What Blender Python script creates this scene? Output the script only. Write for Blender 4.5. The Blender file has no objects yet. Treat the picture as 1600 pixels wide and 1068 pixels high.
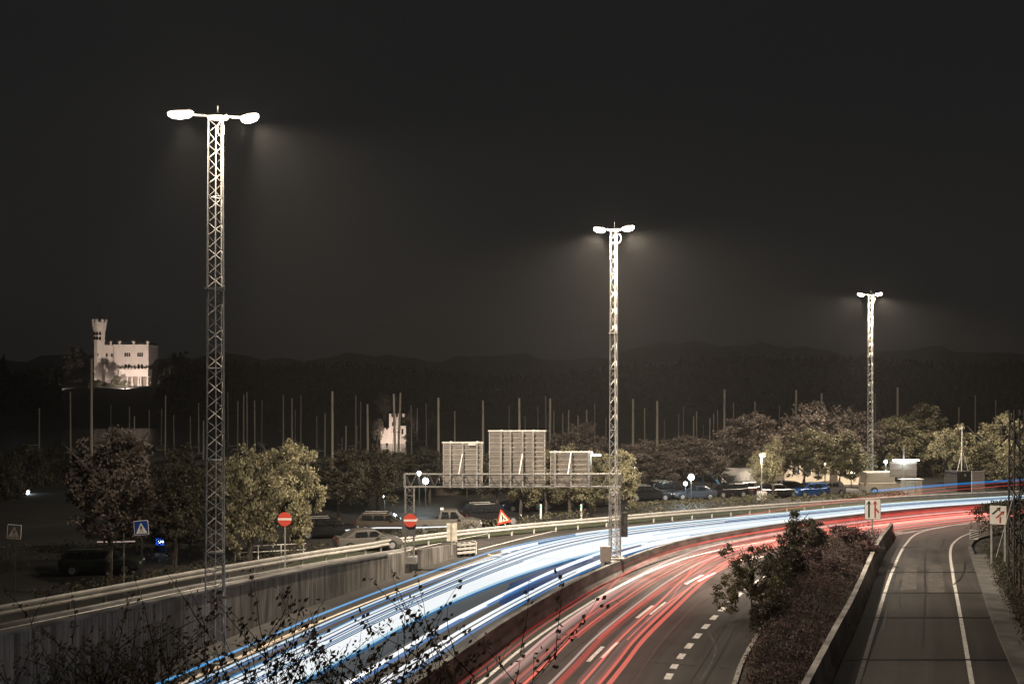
import bpy, math, random
from mathutils import Vector, Matrix
random.seed(7)
PI = math.pi
scene = bpy.context.scene
COL = scene.collection

# ------------------------------------------------------------------ camera
F, HOR, CAMZ = 1600.0, 610.0, 11.0          # focal length in photo pixels, horizon row, eye height
cam = bpy.data.cameras.new('camera'); cam_o = bpy.data.objects.new('camera', cam); COL.objects.link(cam_o)
cam.sensor_width = 36.0; cam.lens = 36.0 * F / 1600.0
cam.shift_y = (HOR - 534.0) / 1600.0
cam.clip_start = 0.1; cam.clip_end = 20000
cam_o.location = (0, 0, CAMZ); cam_o.rotation_euler = (PI / 2, 0, 0)
scene.camera = cam_o

# ------------------------------------------------------------------ world, exposure
world = bpy.data.worlds.new('World'); scene.world = world; world.use_nodes = True
wn = world.node_tree.nodes; wl = world.node_tree.links
bg = wn['Background']; bg.inputs['Color'].default_value = (1.0, 0.985, 0.97, 1); bg.inputs['Strength'].default_value = 1.0
# night sky: even dark grey, a little town glow low down
geo = wn.new('ShaderNodeTexCoord'); sepw = wn.new('ShaderNodeSeparateXYZ'); rampw = wn.new('ShaderNodeValToRGB')
wl.new(geo.outputs['Generated'], sepw.inputs[0]); wl.new(sepw.outputs[2], rampw.inputs['Fac'])
rampw.color_ramp.elements[0].position = 0.0; rampw.color_ramp.elements[0].color = (.0172, .0164, .0156, 1)
rampw.color_ramp.elements[1].position = 0.30; rampw.color_ramp.elements[1].color = (.0112, .0113, .0115, 1)
wl.new(rampw.outputs['Color'], bg.inputs['Color'])
scene.view_settings.view_transform = 'Standard'; scene.view_settings.look = 'None'
scene.view_settings.exposure = 0.0; scene.view_settings.gamma = 1.0
scene.view_settings.use_curve_mapping = False
scene.cycles.max_bounces = 4; scene.cycles.diffuse_bounces = 2; scene.cycles.glossy_bounces = 2
scene.cycles.transmission_bounces = 2; scene.cycles.volume_bounces = 0; scene.cycles.transparent_max_bounces = 32
scene.cycles.use_denoising = True
scene.cycles.sample_clamp_indirect = 2.0
LAMP = (1.0, 0.84, 0.66)                    # warm white of the high mast floodlights
MAST_POWER = {1: 25000, 2: 46000, 3: 50000}
HAZE = 0.00024

# ------------------------------------------------------------------ pixel -> place helpers
def at(px, d, z=0.0):                       # the point at depth d on the column px
    return Vector(((px - 800.0) / F * d, d, z))
def on(px, py, z=0.0):                      # the point of height z seen at (px, py)
    d = (CAMZ - z) * F / (py - HOR)
    return at(px, d, z)
def zof(py, d): return CAMZ - (py - HOR) * d / F

# ------------------------------------------------------------------ materials
MATS = {}
def mat(name, color, rough=0.7, metal=0.0, var=0.25, scale=4.0, bump=0.0, emit=None, strength=0.0,
        stretch=None, spec=0.5, obj_var=0.0, trans=0.0, sample=True):
    if name in MATS: return MATS[name]
    m = bpy.data.materials.new(name); m.use_nodes = True
    n = m.node_tree.nodes; l = m.node_tree.links; b = n['Principled BSDF']
    b.inputs['Roughness'].default_value = rough; b.inputs['Metallic'].default_value = metal
    b.inputs['Specular IOR Level'].default_value = spec
    tc = n.new('ShaderNodeTexCoord'); nz = n.new('ShaderNodeTexNoise'); nz.inputs['Scale'].default_value = scale
    nz.inputs['Detail'].default_value = 6.0
    src = tc.outputs['Object']
    if stretch:
        mp = n.new('ShaderNodeMapping'); mp.inputs['Scale'].default_value = stretch
        l.new(src, mp.inputs['Vector']); src = mp.outputs['Vector']
    l.new(src, nz.inputs['Vector'])
    ramp = n.new('ShaderNodeValToRGB')
    ramp.color_ramp.elements[0].position = 0.3; ramp.color_ramp.elements[1].position = 0.7
    c = color
    ramp.color_ramp.elements[0].color = (c[0]*(1-var), c[1]*(1-var), c[2]*(1-var), 1)
    ramp.color_ramp.elements[1].color = (min(1, c[0]*(1+var)), min(1, c[1]*(1+var)), min(1, c[2]*(1+var)), 1)
    l.new(nz.outputs['Fac'], ramp.inputs['Fac'])
    out = ramp.outputs['Color']
    if obj_var:
        oi = n.new('ShaderNodeObjectInfo'); hs = n.new('ShaderNodeHueSaturation')
        mr = n.new('ShaderNodeMapRange'); mr.inputs['To Min'].default_value = 1 - obj_var; mr.inputs['To Max'].default_value = 1 + obj_var
        l.new(oi.outputs['Random'], mr.inputs['Value']); l.new(mr.outputs['Result'], hs.inputs['Value'])
        l.new(out, hs.inputs['Color']); out = hs.outputs['Color']
    l.new(out, b.inputs['Base Color'])
    if trans: b.inputs['Transmission Weight'].default_value = trans
    if bump:
        bp = n.new('ShaderNodeBump'); bp.inputs['Strength'].default_value = bump
        l.new(nz.outputs['Fac'], bp.inputs['Height']); l.new(bp.outputs['Normal'], b.inputs['Normal'])
    if emit:
        b.inputs['Emission Color'].default_value = (*emit, 1); b.inputs['Emission Strength'].default_value = strength
        if not sample: m.cycles.emission_sampling = 'NONE'
    MATS[name] = m
    return m

def leafmat(name, color, var=0.5, scale=1.2, tl=0.22):
    if name in MATS: return MATS[name]
    m = mat(name, color, rough=0.55, var=var, scale=scale, obj_var=0.18, spec=0.3)
    n = m.node_tree.nodes; l = m.node_tree.links
    b = n['Principled BSDF']; out = n['Material Output']
    tr = n.new('ShaderNodeBsdfTranslucent'); mx = n.new('ShaderNodeMixShader'); mx.inputs['Fac'].default_value = tl
    l.new(b.inputs['Base Color'].links[0].from_socket, tr.inputs['Color'])
    l.new(b.outputs[0], mx.inputs[1]); l.new(tr.outputs[0], mx.inputs[2]); l.new(mx.outputs[0], out.inputs['Surface'])
    return m

def asphalt(name, base, rough=0.62):
    m = bpy.data.materials.new(name); m.use_nodes = True
    n = m.node_tree.nodes; l = m.node_tree.links; b = n['Principled BSDF']
    b.inputs['Roughness'].default_value = rough; b.inputs['Specular IOR Level'].default_value = 0.35
    tc = n.new('ShaderNodeTexCoord')
    big = n.new('ShaderNodeTexNoise'); big.inputs['Scale'].default_value = 0.22; big.inputs['Detail'].default_value = 7
    fine = n.new('ShaderNodeTexNoise'); fine.inputs['Scale'].default_value = 14; fine.inputs['Detail'].default_value = 4
    uvn = n.new('ShaderNodeTexNoise'); uvn.inputs['Scale'].default_value = 1.0; uvn.inputs['Detail'].default_value = 5
    mp = n.new('ShaderNodeMapping'); mp.inputs['Scale'].default_value = (1.6, 0.02, 1)
    l.new(tc.outputs['UV'], mp.inputs['Vector']); l.new(mp.outputs['Vector'], uvn.inputs['Vector'])
    l.new(tc.outputs['Object'], big.inputs['Vector']); l.new(tc.outputs['Object'], fine.inputs['Vector'])
    a1 = n.new('ShaderNodeMath'); a1.operation = 'MULTIPLY_ADD'; a1.inputs[1].default_value = 0.9; a1.inputs[2].default_value = 0.05
    l.new(big.outputs['Fac'], a1.inputs[0])
    a2 = n.new('ShaderNodeMath'); a2.operation = 'MULTIPLY_ADD'; a2.inputs[1].default_value = 0.8
    l.new(uvn.outputs['Fac'], a2.inputs[0]); l.new(a1.outputs[0], a2.inputs[2])
    a3 = n.new('ShaderNodeMath'); a3.operation = 'MULTIPLY_ADD'; a3.inputs[1].default_value = 0.35
    l.new(fine.outputs['Fac'], a3.inputs[0]); l.new(a2.outputs[0], a3.inputs[2])
    r = n.new('ShaderNodeValToRGB'); r.color_ramp.elements[0].position = 0.75; r.color_ramp.elements[1].position = 1.4
    r.color_ramp.elements[0].position = 0.50; r.color_ramp.elements[1].position = 0.84
    sc = n.new('ShaderNodeMath'); sc.operation = 'MULTIPLY'; sc.inputs[1].default_value = 0.62
    l.new(a3.outputs[0], sc.inputs[0])
    r.color_ramp.elements[0].color = (base[0]*.6, base[1]*.6, base[2]*.6, 1); r.color_ramp.elements[1].color = (base[0]*1.7, base[1]*1.65, base[2]*1.6, 1)
    l.new(sc.outputs[0], r.inputs['Fac']); l.new(r.outputs['Color'], b.inputs['Base Color'])
    bp = n.new('ShaderNodeBump'); bp.inputs['Strength'].default_value = 0.15; bp.inputs['Distance'].default_value = 0.02
    l.new(fine.outputs['Fac'], bp.inputs['Height']); l.new(bp.outputs['Normal'], b.inputs['Normal'])
    MATS[name] = m
    return m

def boardmat(name, base, period=0.18):
    """board-marked concrete: vertical board lines plus dark run-off stains (uses UV: u metres along, v metres up)"""
    m = bpy.data.materials.new(name); m.use_nodes = True
    n = m.node_tree.nodes; l = m.node_tree.links; b = n['Principled BSDF']; b.inputs['Roughness'].default_value = 0.85
    tc = n.new('ShaderNodeTexCoord'); sep = n.new('ShaderNodeSeparateXYZ'); l.new(tc.outputs['UV'], sep.inputs[0])
    dv = n.new('ShaderNodeMath'); dv.operation = 'DIVIDE'; dv.inputs[1].default_value = period; l.new(sep.outputs[0], dv.inputs[0])
    fl = n.new('ShaderNodeMath'); fl.operation = 'FLOOR'; l.new(dv.outputs[0], fl.inputs[0])
    wn_ = n.new('ShaderNodeTexWhiteNoise'); wn_.noise_dimensions = '1D'; l.new(fl.outputs[0], wn_.inputs['W'])
    mp = n.new('ShaderNodeMapping'); mp.inputs['Scale'].default_value = (2.2, 0.25, 1); l.new(tc.outputs['UV'], mp.inputs['Vector'])
    st = n.new('ShaderNodeTexNoise'); st.inputs['Scale'].default_value = 1.6; st.inputs['Detail'].default_value = 7; l.new(mp.outputs[0], st.inputs['Vector'])
    fr = n.new('ShaderNodeMath'); fr.operation = 'FRACT'; l.new(dv.outputs[0], fr.inputs[0])
    gap = n.new('ShaderNodeMath'); gap.operation = 'GREATER_THAN'; gap.inputs[1].default_value = 0.12; l.new(fr.outputs[0], gap.inputs[0])
    s1 = n.new('ShaderNodeMath'); s1.operation = 'MULTIPLY_ADD'; s1.inputs[1].default_value = 0.12; l.new(wn_.outputs['Value'], s1.inputs[0]); l.new(st.outputs['Fac'], s1.inputs[2])
    s2 = n.new('ShaderNodeMath'); s2.operation = 'MULTIPLY_ADD'; s2.inputs[1].default_value = 0.22; l.new(gap.outputs[0], s2.inputs[0]); l.new(s1.outputs[0], s2.inputs[2])
    r = n.new('ShaderNodeValToRGB'); r.color_ramp.elements[0].position = 0.58; r.color_ramp.elements[1].position = 1.06
    r.color_ramp.elements[0].color = (base[0]*.4, base[1]*.38, base[2]*.36, 1); r.color_ramp.elements[1].color = (base[0]*1.7, base[1]*1.7, base[2]*1.7, 1)
    l.new(s2.outputs[0], r.inputs['Fac']); l.new(r.outputs['Color'], b.inputs['Base Color'])
    MATS[name] = m
    return m

steel = mat('galvanised_steel', (0.43, 0.42, 0.39), rough=0.5, metal=0.25, var=0.2, scale=3)
steel_dark = mat('weathered_steel', (0.05, 0.048, 0.045), rough=0.6, metal=0.2)
rail_m = mat('rail_steel', (0.50, 0.48, 0.44), rough=0.5, metal=0.2, var=0.18, scale=1.5)
panel_m = mat('panel_aluminium', (0.36, 0.325, 0.285), rough=0.6, metal=0.1, var=0.1, scale=2)
conc = mat('concrete', (0.26, 0.25, 0.235), rough=0.85, var=0.35, scale=1.2, bump=0.1)
conc_dark = mat('grimy_concrete', (0.135, 0.13, 0.122), rough=0.85, var=0.5, scale=0.9, stretch=(1, 1, 3))
wall_m = boardmat('board_marked_concrete', (0.17, 0.158, 0.142))
asph = asphalt('asphalt', (0.052, 0.050, 0.048))
asph_r = asphalt('ramp_asphalt', (0.060, 0.056, 0.052), 0.6)
paint = mat('road_paint', (0.72, 0.70, 0.66), rough=0.6, var=0.3, scale=5)
paint_y = mat('worn_cream_paint', (0.62, 0.50, 0.36), rough=0.6, var=0.35, scale=4)
soil = mat('soil', (0.045, 0.038, 0.03), rough=1, var=0.5, scale=3)
grass_m = mat('rough_grass', (0.04, 0.05, 0.022), rough=1, var=0.5, scale=2)
ground_m = mat('ground_cover', (0.026, 0.026, 0.022), rough=0.95, var=0.5, scale=0.3)
water_m = mat('harbour_water', (0.008, 0.009, 0.011), rough=0.18, var=0.2, scale=0.2, bump=0.2)
bark = mat('bark', (0.06, 0.05, 0.04), rough=0.95, var=0.4, scale=6, stretch=(3, 3, 0.6))
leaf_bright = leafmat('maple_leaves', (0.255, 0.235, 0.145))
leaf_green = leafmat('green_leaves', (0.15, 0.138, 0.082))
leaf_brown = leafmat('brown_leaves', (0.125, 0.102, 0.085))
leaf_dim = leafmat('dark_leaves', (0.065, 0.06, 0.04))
leaf_red = leafmat('reddish_shrub_leaves', (0.10, 0.062, 0.06), scale=2.5)
leaf_pale = leafmat('pale_leaves', (0.16, 0.14, 0.11))
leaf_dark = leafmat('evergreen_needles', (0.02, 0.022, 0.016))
black = mat('black_paint', (0.015, 0.015, 0.015), rough=0.5)
red_sign = mat('sign_red', (0.62, 0.075, 0.045), rough=0.45, var=0.05)
white_sign = mat('sign_white', (0.78, 0.75, 0.70), rough=0.45, var=0.05)
blue_sign = mat('sign_blue', (0.012, 0.05, 0.26), rough=0.45, var=0.05)
yellow_sign = mat('sign_fluorescent_cream', (0.8, 0.7, 0.5), rough=0.5, var=0.05)
sign_back = mat('sign_back_grey', (0.30, 0.30, 0.285), rough=0.6, var=0.1)
white_wall = mat('white_render', (0.70, 0.68, 0.64), rough=0.9, var=0.12, scale=0.8)
beige_wall = mat('beige_render', (0.62, 0.53, 0.42), rough=0.9, var=0.12, scale=0.8)
castle_m = mat('castle_plaster', (0.74, 0.66, 0.60), rough=0.9, var=0.08, scale=0.3)
dark_glass = mat('dark_glass', (0.012, 0.014, 0.016), rough=0.08, var=0.1)
roof_m = mat('dark_roof', (0.02, 0.02, 0.02), rough=0.8)
timber = mat('old_timber', (0.07, 0.055, 0.042), rough=0.9, var=0.5, scale=3, stretch=(4, 4, .5))
tyre_m = mat('tyre_rubber', (0.012, 0.012, 0.012), rough=0.8)
rim_m = mat('alloy_rim', (0.45, 0.45, 0.46), rough=0.35, metal=0.6)
boat_mast_m = mat('boat_mast_aluminium', (0.85, 0.79, 0.64), rough=0.5, var=0.2, scale=0.5)
hull_m = mat('white_hull', (0.25, 0.25, 0.24), rough=0.4)
lens_m = mat('lit_lamp_glass', (0.9, 0.9, 0.9), emit=(1.0, 0.93, 0.82), strength=14.0, sample=False)
cool_lens = mat('lit_cool_lamp_glass', (0.9, 0.9, 0.9), emit=(0.8, 0.97, 1.0), strength=14.0, sample=False)
warm_lens = mat('lit_warm_lamp_glass', (0.9, 0.9, 0.9), emit=(1.0, 0.85, 0.6), strength=3.0, sample=False)
head_lens = mat('headlight_glass', (0.7, 0.7, 0.7), rough=0.1)
tail_lens = mat('taillight_glass', (0.35, 0.02, 0.02), rough=0.15)

def carpaint(name, c): return mat('car_paint_' + name, c, rough=0.28, metal=0.2, var=0.04, scale=1)

# ------------------------------------------------------------------ mesh builder
class MB:
    def __init__(s): s.v = []; s.f = []; s.m = []; s.uv = None
    def poly(s, pts, mi=0):
        i = len(s.v); s.v += [tuple(p) for p in pts]; s.f.append(tuple(range(i, i + len(pts)))); s.m.append(mi); return s
    def box(s, x0, x1, y0, y1, z0, z1, mi=0, M=None):
        i = len(s.v)
        pts = [Vector(p) for p in ((x0,y0,z0),(x1,y0,z0),(x1,y1,z0),(x0,y1,z0),(x0,y0,z1),(x1,y0,z1),(x1,y1,z1),(x0,y1,z1))]
        if M: pts = [M @ p for p in pts]
        s.v += [tuple(p) for p in pts]
        for f in ((0,3,2,1),(4,5,6,7),(0,1,5,4),(1,2,6,5),(2,3,7,6),(3,0,4,7)):
            s.f.append(tuple(i + k for k in f)); s.m.append(mi)
        return s
    def bar(s, a, b, r, n=4, mi=0, r2=None, caps=True):
        a = Vector(a); b = Vector(b); d = (b - a)
        if d.length < 1e-6: return s
        d.normalize(); u = d.orthogonal().normalized(); w = d.cross(u); i = len(s.v); r2 = r if r2 is None else r2
        for p, q in ((a, r), (b, r2)):
            for k in range(n):
                t = 2 * PI * (k + .5) / n
                s.v.append(tuple(p + u * math.cos(t) * q + w * math.sin(t) * q))
        for k in range(n):
            s.f.append((i + k, i + (k + 1) % n, i + n + (k + 1) % n, i + n + k)); s.m.append(mi)
        if caps:
            s.f.append(tuple(i + n - 1 - k for k in range(n))); s.m.append(mi)
            s.f.append(tuple(i + n + k for k in range(n))); s.m.append(mi)
        return s
    def tube(s, pts, r, n=6, mi=0):
        i = len(s.v); pts = [Vector(p) for p in pts]; N = len(pts)
        rr = r if isinstance(r, (list, tuple)) else [r] * N
        for k, p in enumerate(pts):
            t = (pts[min(k + 1, N - 1)] - pts[max(k - 1, 0)]).normalized()
            u = Vector((0, 0, 1)).cross(t)
            if u.length < 1e-3: u = Vector((1, 0, 0))
            u.normalize(); w = t.cross(u)
            for j in range(n):
                a = 2 * PI * j / n
                s.v.append(tuple(p + u * math.cos(a) * rr[k] + w * math.sin(a) * rr[k]))
        for k in range(N - 1):
            for j in range(n):
                s.f.append((i + k*n + j, i + k*n + (j+1) % n, i + (k+1)*n + (j+1) % n, i + (k+1)*n + j)); s.m.append(mi)
        s.f.append(tuple(i + n - 1 - k for k in range(n))); s.m.append(mi)
        s.f.append(tuple(i + (N-1)*n + k for k in range(n))); s.m.append(mi)
        return s
    def lathe(s, prof, n=16, mi=0, c=(0, 0, 0)):
        i = len(s.v)
        for r, z in prof:
            for k in range(n):
                a = 2 * PI * k / n; s.v.append((c[0] + r * math.cos(a), c[1] + r * math.sin(a), c[2] + z))
        for j in range(len(prof) - 1):
            for k in range(n):
                s.f.append((i + j*n + k, i + j*n + (k+1) % n, i + (j+1)*n + (k+1) % n, i + (j+1)*n + k)); s.m.append(mi)
        s.f.append(tuple(i + n - 1 - k for k in range(n))); s.m.append(mi)
        s.f.append(tuple(i + (len(prof)-1)*n + k for k in range(n))); s.m.append(mi)
        return s
    def prism(s, pts, y0, y1, mi=0):          # polygon in xz extruded along y
        i = len(s.v); n = len(pts)
        s.v += [(x, y0, z) for x, z in pts] + [(x, y1, z) for x, z in pts]
        s.f.append(tuple(range(i, i + n))); s.m.append(mi)
        s.f.append(tuple(i + 2*n - 1 - k for k in range(n))); s.m.append(mi)
        for k in range(n):
            s.f.append((i + k, i + n + k, i + n + (k+1) % n, i + (k+1) % n)); s.m.append(mi)
        return s
    def strip(s, A, B, mi=0):                 # quads between two matching polylines
        i = len(s.v); n = len(A)
        for a, b in zip(A, B): s.v += [tuple(a), tuple(b)]
        for k in range(n - 1):
            s.f.append((i + 2*k, i + 2*k + 1, i + 2*k + 3, i + 2*k + 2)); s.m.append(mi)
        return s
    def build(s, name, mats, parent=None, smooth=False, uvs=None):
        me = bpy.data.meshes.new(name); me.from_pydata(s.v, [], s.f)
        if not isinstance(mats, (list, tuple)): mats = [mats]
        for m in mats: me.materials.append(m)
        if len(mats) > 1: me.polygons.foreach_set('material_index', s.m)
        if smooth: me.polygons.foreach_set('use_smooth', [True] * len(me.polygons))
        if uvs:
            ul = me.uv_layers.new(name='UVMap')
            for lp in me.loops: ul.data[lp.index].uv = uvs[lp.vertex_index]
        me.validate(); me.update()
        o = bpy.data.objects.new(name, me); COL.objects.link(o)
        if parent: o.parent = parent
        return o

def tag(o, label=None, cat=None, group=None, kind=None):
    if label: o['label'] = label
    if cat: o['category'] = cat
    if group: o['group'] = group
    if kind: o['kind'] = kind
    return o
def thing(name, loc, rz, label, cat, group=None):
    o = bpy.data.objects.new(name, None); COL.objects.link(o); o.empty_display_size = 0.3
    o.location = loc; o.rotation_euler = (0, 0, rz)
    return tag(o, label, cat, group)
def copy_tree(o, parent=None):
    c = o.copy(); COL.objects.link(c)
    if parent: c.parent = parent
    for ch in list(o.children): copy_tree(ch, c)
    return c
def light(name, typ, loc, power, color, parent=None, aim=None, size=None, blend=0.3, radius=0.15):
    li = bpy.data.lights.new(name, typ); li.energy = power; li.color = color; li.shadow_soft_size = radius
    if typ == 'SPOT': li.spot_size = size; li.spot_blend = blend
    o = bpy.data.objects.new(name, li); COL.objects.link(o); o.location = loc
    if aim is not None: o.rotation_euler = Vector(aim).to_track_quat('-Z', 'Y').to_euler()
    if parent: o.parent = parent
    return o

# ------------------------------------------------------------------ road alignment
def catmull(pts, step=1.0):
    P = [Vector(p) for p in pts]; P = [2*P[0]-P[1]] + P + [2*P[-1]-P[-2]]; out = []
    for i in range(1, len(P) - 2):
        n = max(2, int((P[i+1]-P[i]).length / step))
        for k in range(n):
            t = k / n; a, b, c, d = P[i-1], P[i], P[i+1], P[i+2]
            out.append(0.5 * ((2*b) + (c-a)*t + (2*a-5*b+4*c-d)*t*t + (3*b-a-3*c+d)*t**3))
    out.append(P[-2]); return out
MED = catmull([(-13.2, 5), (-8.0, 21.5), (-2.41, 38.6), (-.5, 44.6), (2.0, 51.2), (5.0, 58.2), (8.7, 65.2), (12.6, 70.6),
               (18.6, 76.4), (25.5, 81.8), (34.5, 87.8), (45, 93.0), (60, 99.0), (80, 105), (120, 114)], 1.0)
for p in MED: pass
def frame(C):
    N = []
    for i in range(len(C)):
        t = (C[min(i+3, len(C)-1)] - C[max(i-3, 0)]); t = Vector((t.x, t.y)).normalized()
        N.append(Vector((t.y, -t.x)))         # points right of travel away from the camera
    return N
NRM = frame(MED)
NM = len(MED)
def off(i, o, z=0.0):
    p = MED[i]; n = NRM[i]
    return Vector((p.x + n.x * o, p.y + n.y * o, z))
def smooth01(x, a, b):
    t = max(0.0, min(1.0, (x - a) / (b - a))); return t*t*(3-2*t)
def idx_at(d):                               # index of the median point at depth d
    return min(range(NM), key=lambda i: abs(MED[i].y - d))
def squeeze(i):                              # the left carriageway narrows towards the far bend
    return 1.0 - 0.45 * smooth01(MED[i].y, 61, 85)
def left(i, o, z=0.0): return off(i, o * squeeze(i), z)
def zramp_left(d): return max(0.0, min(4.0, (68.0 - d) * 0.062))
YW = []
def yw(i): return off(i, -11.9).y          # depth of the retaining wall at this station
def zl(i): return zramp_left(yw(i))
def idx_wall(d): return min(range(NM), key=lambda i: abs(yw(i) - d))
def zramp_right(d): return max(0.0, (75.0 - d) * 0.0245)

# ------------------------------------------------------------------ ground, water, hills
def ridge_noise(x, seed):
    return (math.sin(x*.013+seed)*.5 + math.sin(x*.031+seed*2.1)*.3 + math.sin(x*.079+seed*3.7)*.2)
def shore(x): return 143 + 0.30 * max(0, x)
def terrain_z(x, y):
    s = shore(x)
    z = -0.06
    if y > s: z = -0.06 - 4.5 * smooth01(y, s, s + 9)
    a = smooth01(y, 330, 640)                # wooded peninsula across the inlet
    if a > 0:
        u = x / max(y, 1) * F + 800          # bearing
        hgt = 22 + 5 * ridge_noise(x, 1.0)
        hgt += -13 * smooth01(-u, -130, 40) * (1 if u < 130 else 0)
        hgt *= 1 - 0.55 * math.exp(-((u - 800) / 190.0) ** 2)
        z += a * (hgt + 4.5)
        # castle knoll
        k = math.exp(-(((x + 207) / 55) ** 2 + ((y - 565) / 45) ** 2))
        z = z * (1 - k) + k * 12.7
    e = math.exp(-(((x + 28) / 16) ** 2 + ((y - 276) / 12) ** 2))   # islet of the small castle house
    z = z * (1 - e) - 2.5 * e
    if y > 1500:                              # distant ridges
        u = x / y * F + 800
        b = smooth01(y, 1500, 2600)
        hb = 95 + 16 * ridge_noise(u * 2.2, 4.2) + 24 * math.exp(-((u - 1090) / 110) ** 2) + 16 * smooth01(u, 1000, 1040)
        z = z * (1 - b) + b * hb
    return z
def grid_mesh(name, xs_of, ys, nx, zf, m, kind):
    b = MB(); 
    for y in ys:
        for i in range(nx + 1):
            x = xs_of(y, i / nx); b.v.append((x, y, zf(x, y)))
    for j in range(len(ys) - 1):
        for i in range(nx):
            k = j * (nx + 1) + i
            b.f.append((k, k + 1, k + nx + 2, k + nx + 1)); b.m.append(0)
    return tag(b.build(name, m, smooth=True), kind=kind)
ys = [-60, -20, 0, 20, 40, 60, 80, 100, 120] + list(range(130, 200, 3)) + list(range(200, 330, 20)) + list(range(330, 760, 14)) + \
     list(range(780, 1500, 80)) + list(range(1500, 2700, 60)) + [3200, 4200]
grid_mesh('ground', lambda y, t: (t - .5) * 2 * (160 + max(0, y) * 0.95), ys, 150, terrain_z, ground_m, 'structure')
w = MB(); w.poly([(-600, 120, -3.0), (700, 120, -3.0), (900, 700, -3.0), (-900, 700, -3.0)])
tag(w.build('water', water_m), kind='structure')

# main carriageways: one asphalt sheet, UV along the road for the wheel tracks
I0, I1 = 0, NM - 1
iw_end = idx_at(71)                          # where the retaining wall ends and the slip road joins
def left_edge_o(i):
    d = MED[i].y
    return -11.85 - 5.2 * smooth01(d, 59, 63)
b = MB(); L = []; R = []; uv = []
for i in range(I0, I1 + 1):
    d = MED[i].y
    lo = left_edge_o(i) * (1 - 0.15 * smooth01(d, 72, 92)); ro = 12.0 + 16 * smooth01(d, 64, 78)
    L.append(off(i, lo, 0)); R.append(off(i, ro, 0)); 
COLS = 12; A = []
for k in range(len(L)):
    for c in range(COLS + 1):
        t = c / COLS; p = L[k].lerp(R[k], t); A.append(tuple(p)); uv.append((t * (R[k]-L[k]).length, k * 1.0))
b.v = A; assert len(A) == len(L) * (COLS + 1)
for k in range(len(L) - 1):
    for c in range(COLS):
        q = k * (COLS + 1) + c
        b.f.append((q, q + 1, q + COLS + 2, q + COLS + 1)); b.m.append(0)
tag(b.build('motorway', asph, uvs=uv), kind='structure')

# slip road on the left, a solid ramp behind the retaining wall
b = MB(); uv = []
top = []
for i in range(I0, idx_at(68)):
    z = zl(i) + 0.006
    a, c = off(i, -12.2, z), off(i, -17.6, z)
    top.append((a, c))
b.v = []
for k, (a, c) in enumerate(top):
    b.v += [tuple(a), tuple(c), (c.x, c.y, -0.3)]; uv += [(0, k), (5.4, k), (6, k)]
for k in range(len(top) - 1):
    q = 3 * k
    b.f += [(q, q+3, q+4, q+1), (q+1, q+4, q+5, q+2)]; b.m += [0, 0]
tag(b.build('slip_road', asph, uvs=uv), kind='structure')

def line_mesh(name, C, half, m, z=0.007):
    b = MB(); N = frame(C); A = []; B = []
    for p, n in zip(C, N):
        A.append((p.x - n.x*half, p.y - n.y*half, p.z + z)); B.append((p.x + n.x*half, p.y + n.y*half, p.z + z))
    b.strip(A, B); return tag(b.build(name, m), kind='structure')
def dashes(name, o, length, gap, half, m, d0, d1, ofn=off, z=0.007, start=0):
    b = MB(); i = idx_at(d0) + start
    while i + length < NM - 1 and MED[i].y < d1:
        A = [ofn(k, o - half, z) for k in range(i, i + length + 1)]; B = [ofn(k, o + half, z) for k in range(i, i + length + 1)]
        b.strip(A, B); i += length + gap
    return tag(b.build(name, m), kind='structure')
dashes('lane_marking', 4.35, 3, 6, 0.09, paint, 25, 130)
dashes('lane_marking', 4.75, 3, 6, 0.07, paint, 25, 130, z=0.0075, start=1)
dashes('lane_marking', 7.8, 1, 1, 0.14, paint, 25, 78)
dashes('lane_marking', -3.55, 3, 9, 0.09, paint, 25, 130, ofn=left)
dashes('lane_marking', -7.0, 3, 9, 0.09, paint, 25, 130, ofn=left)
line_mesh('edge_line', [off(i, 1.15) for i in range(0, NM-2)], 0.08, paint)
line_mesh('edge_line', [left(i, -1.0) for i in range(0, NM-2)], 0.07, paint)
line_mesh('edge_line', [left(i, -9.6 - 0.9*smooth01(MED[i].y, 62, 75)) for i in range(0, NM-2)], 0.08, paint_y)
line_mesh('edge_line', [off(i, -16.4, zl(i) + .006) for i in range(0, idx_at(70))], 0.08, paint)
# gore lines and hatching where the slip road joins
gore0 = on(748, 858); gore1 = on(985, 806)
line_mesh('gore_line', [gore0.lerp(gore1, t/20) + Vector((-.35*math.sin(t/20*PI), .5*math.sin(t/20*PI), 0)) for t in range(21)], 0.08, paint)
hb = MB()
for k in range(7):
    p = on(762 + 24*k, 866 - 4.2*k); q = p + Vector((2.0, -1.1, 0)); n = Vector((.06, .11, 0))
    hb.poly([p - n + Vector((0,0,.008)), q - n + Vector((0,0,.008)), q + n + Vector((0,0,.008)), p + n + Vector((0,0,.008))])
tag(hb.build('gore_hatching', paint_y), kind='structure')

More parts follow.
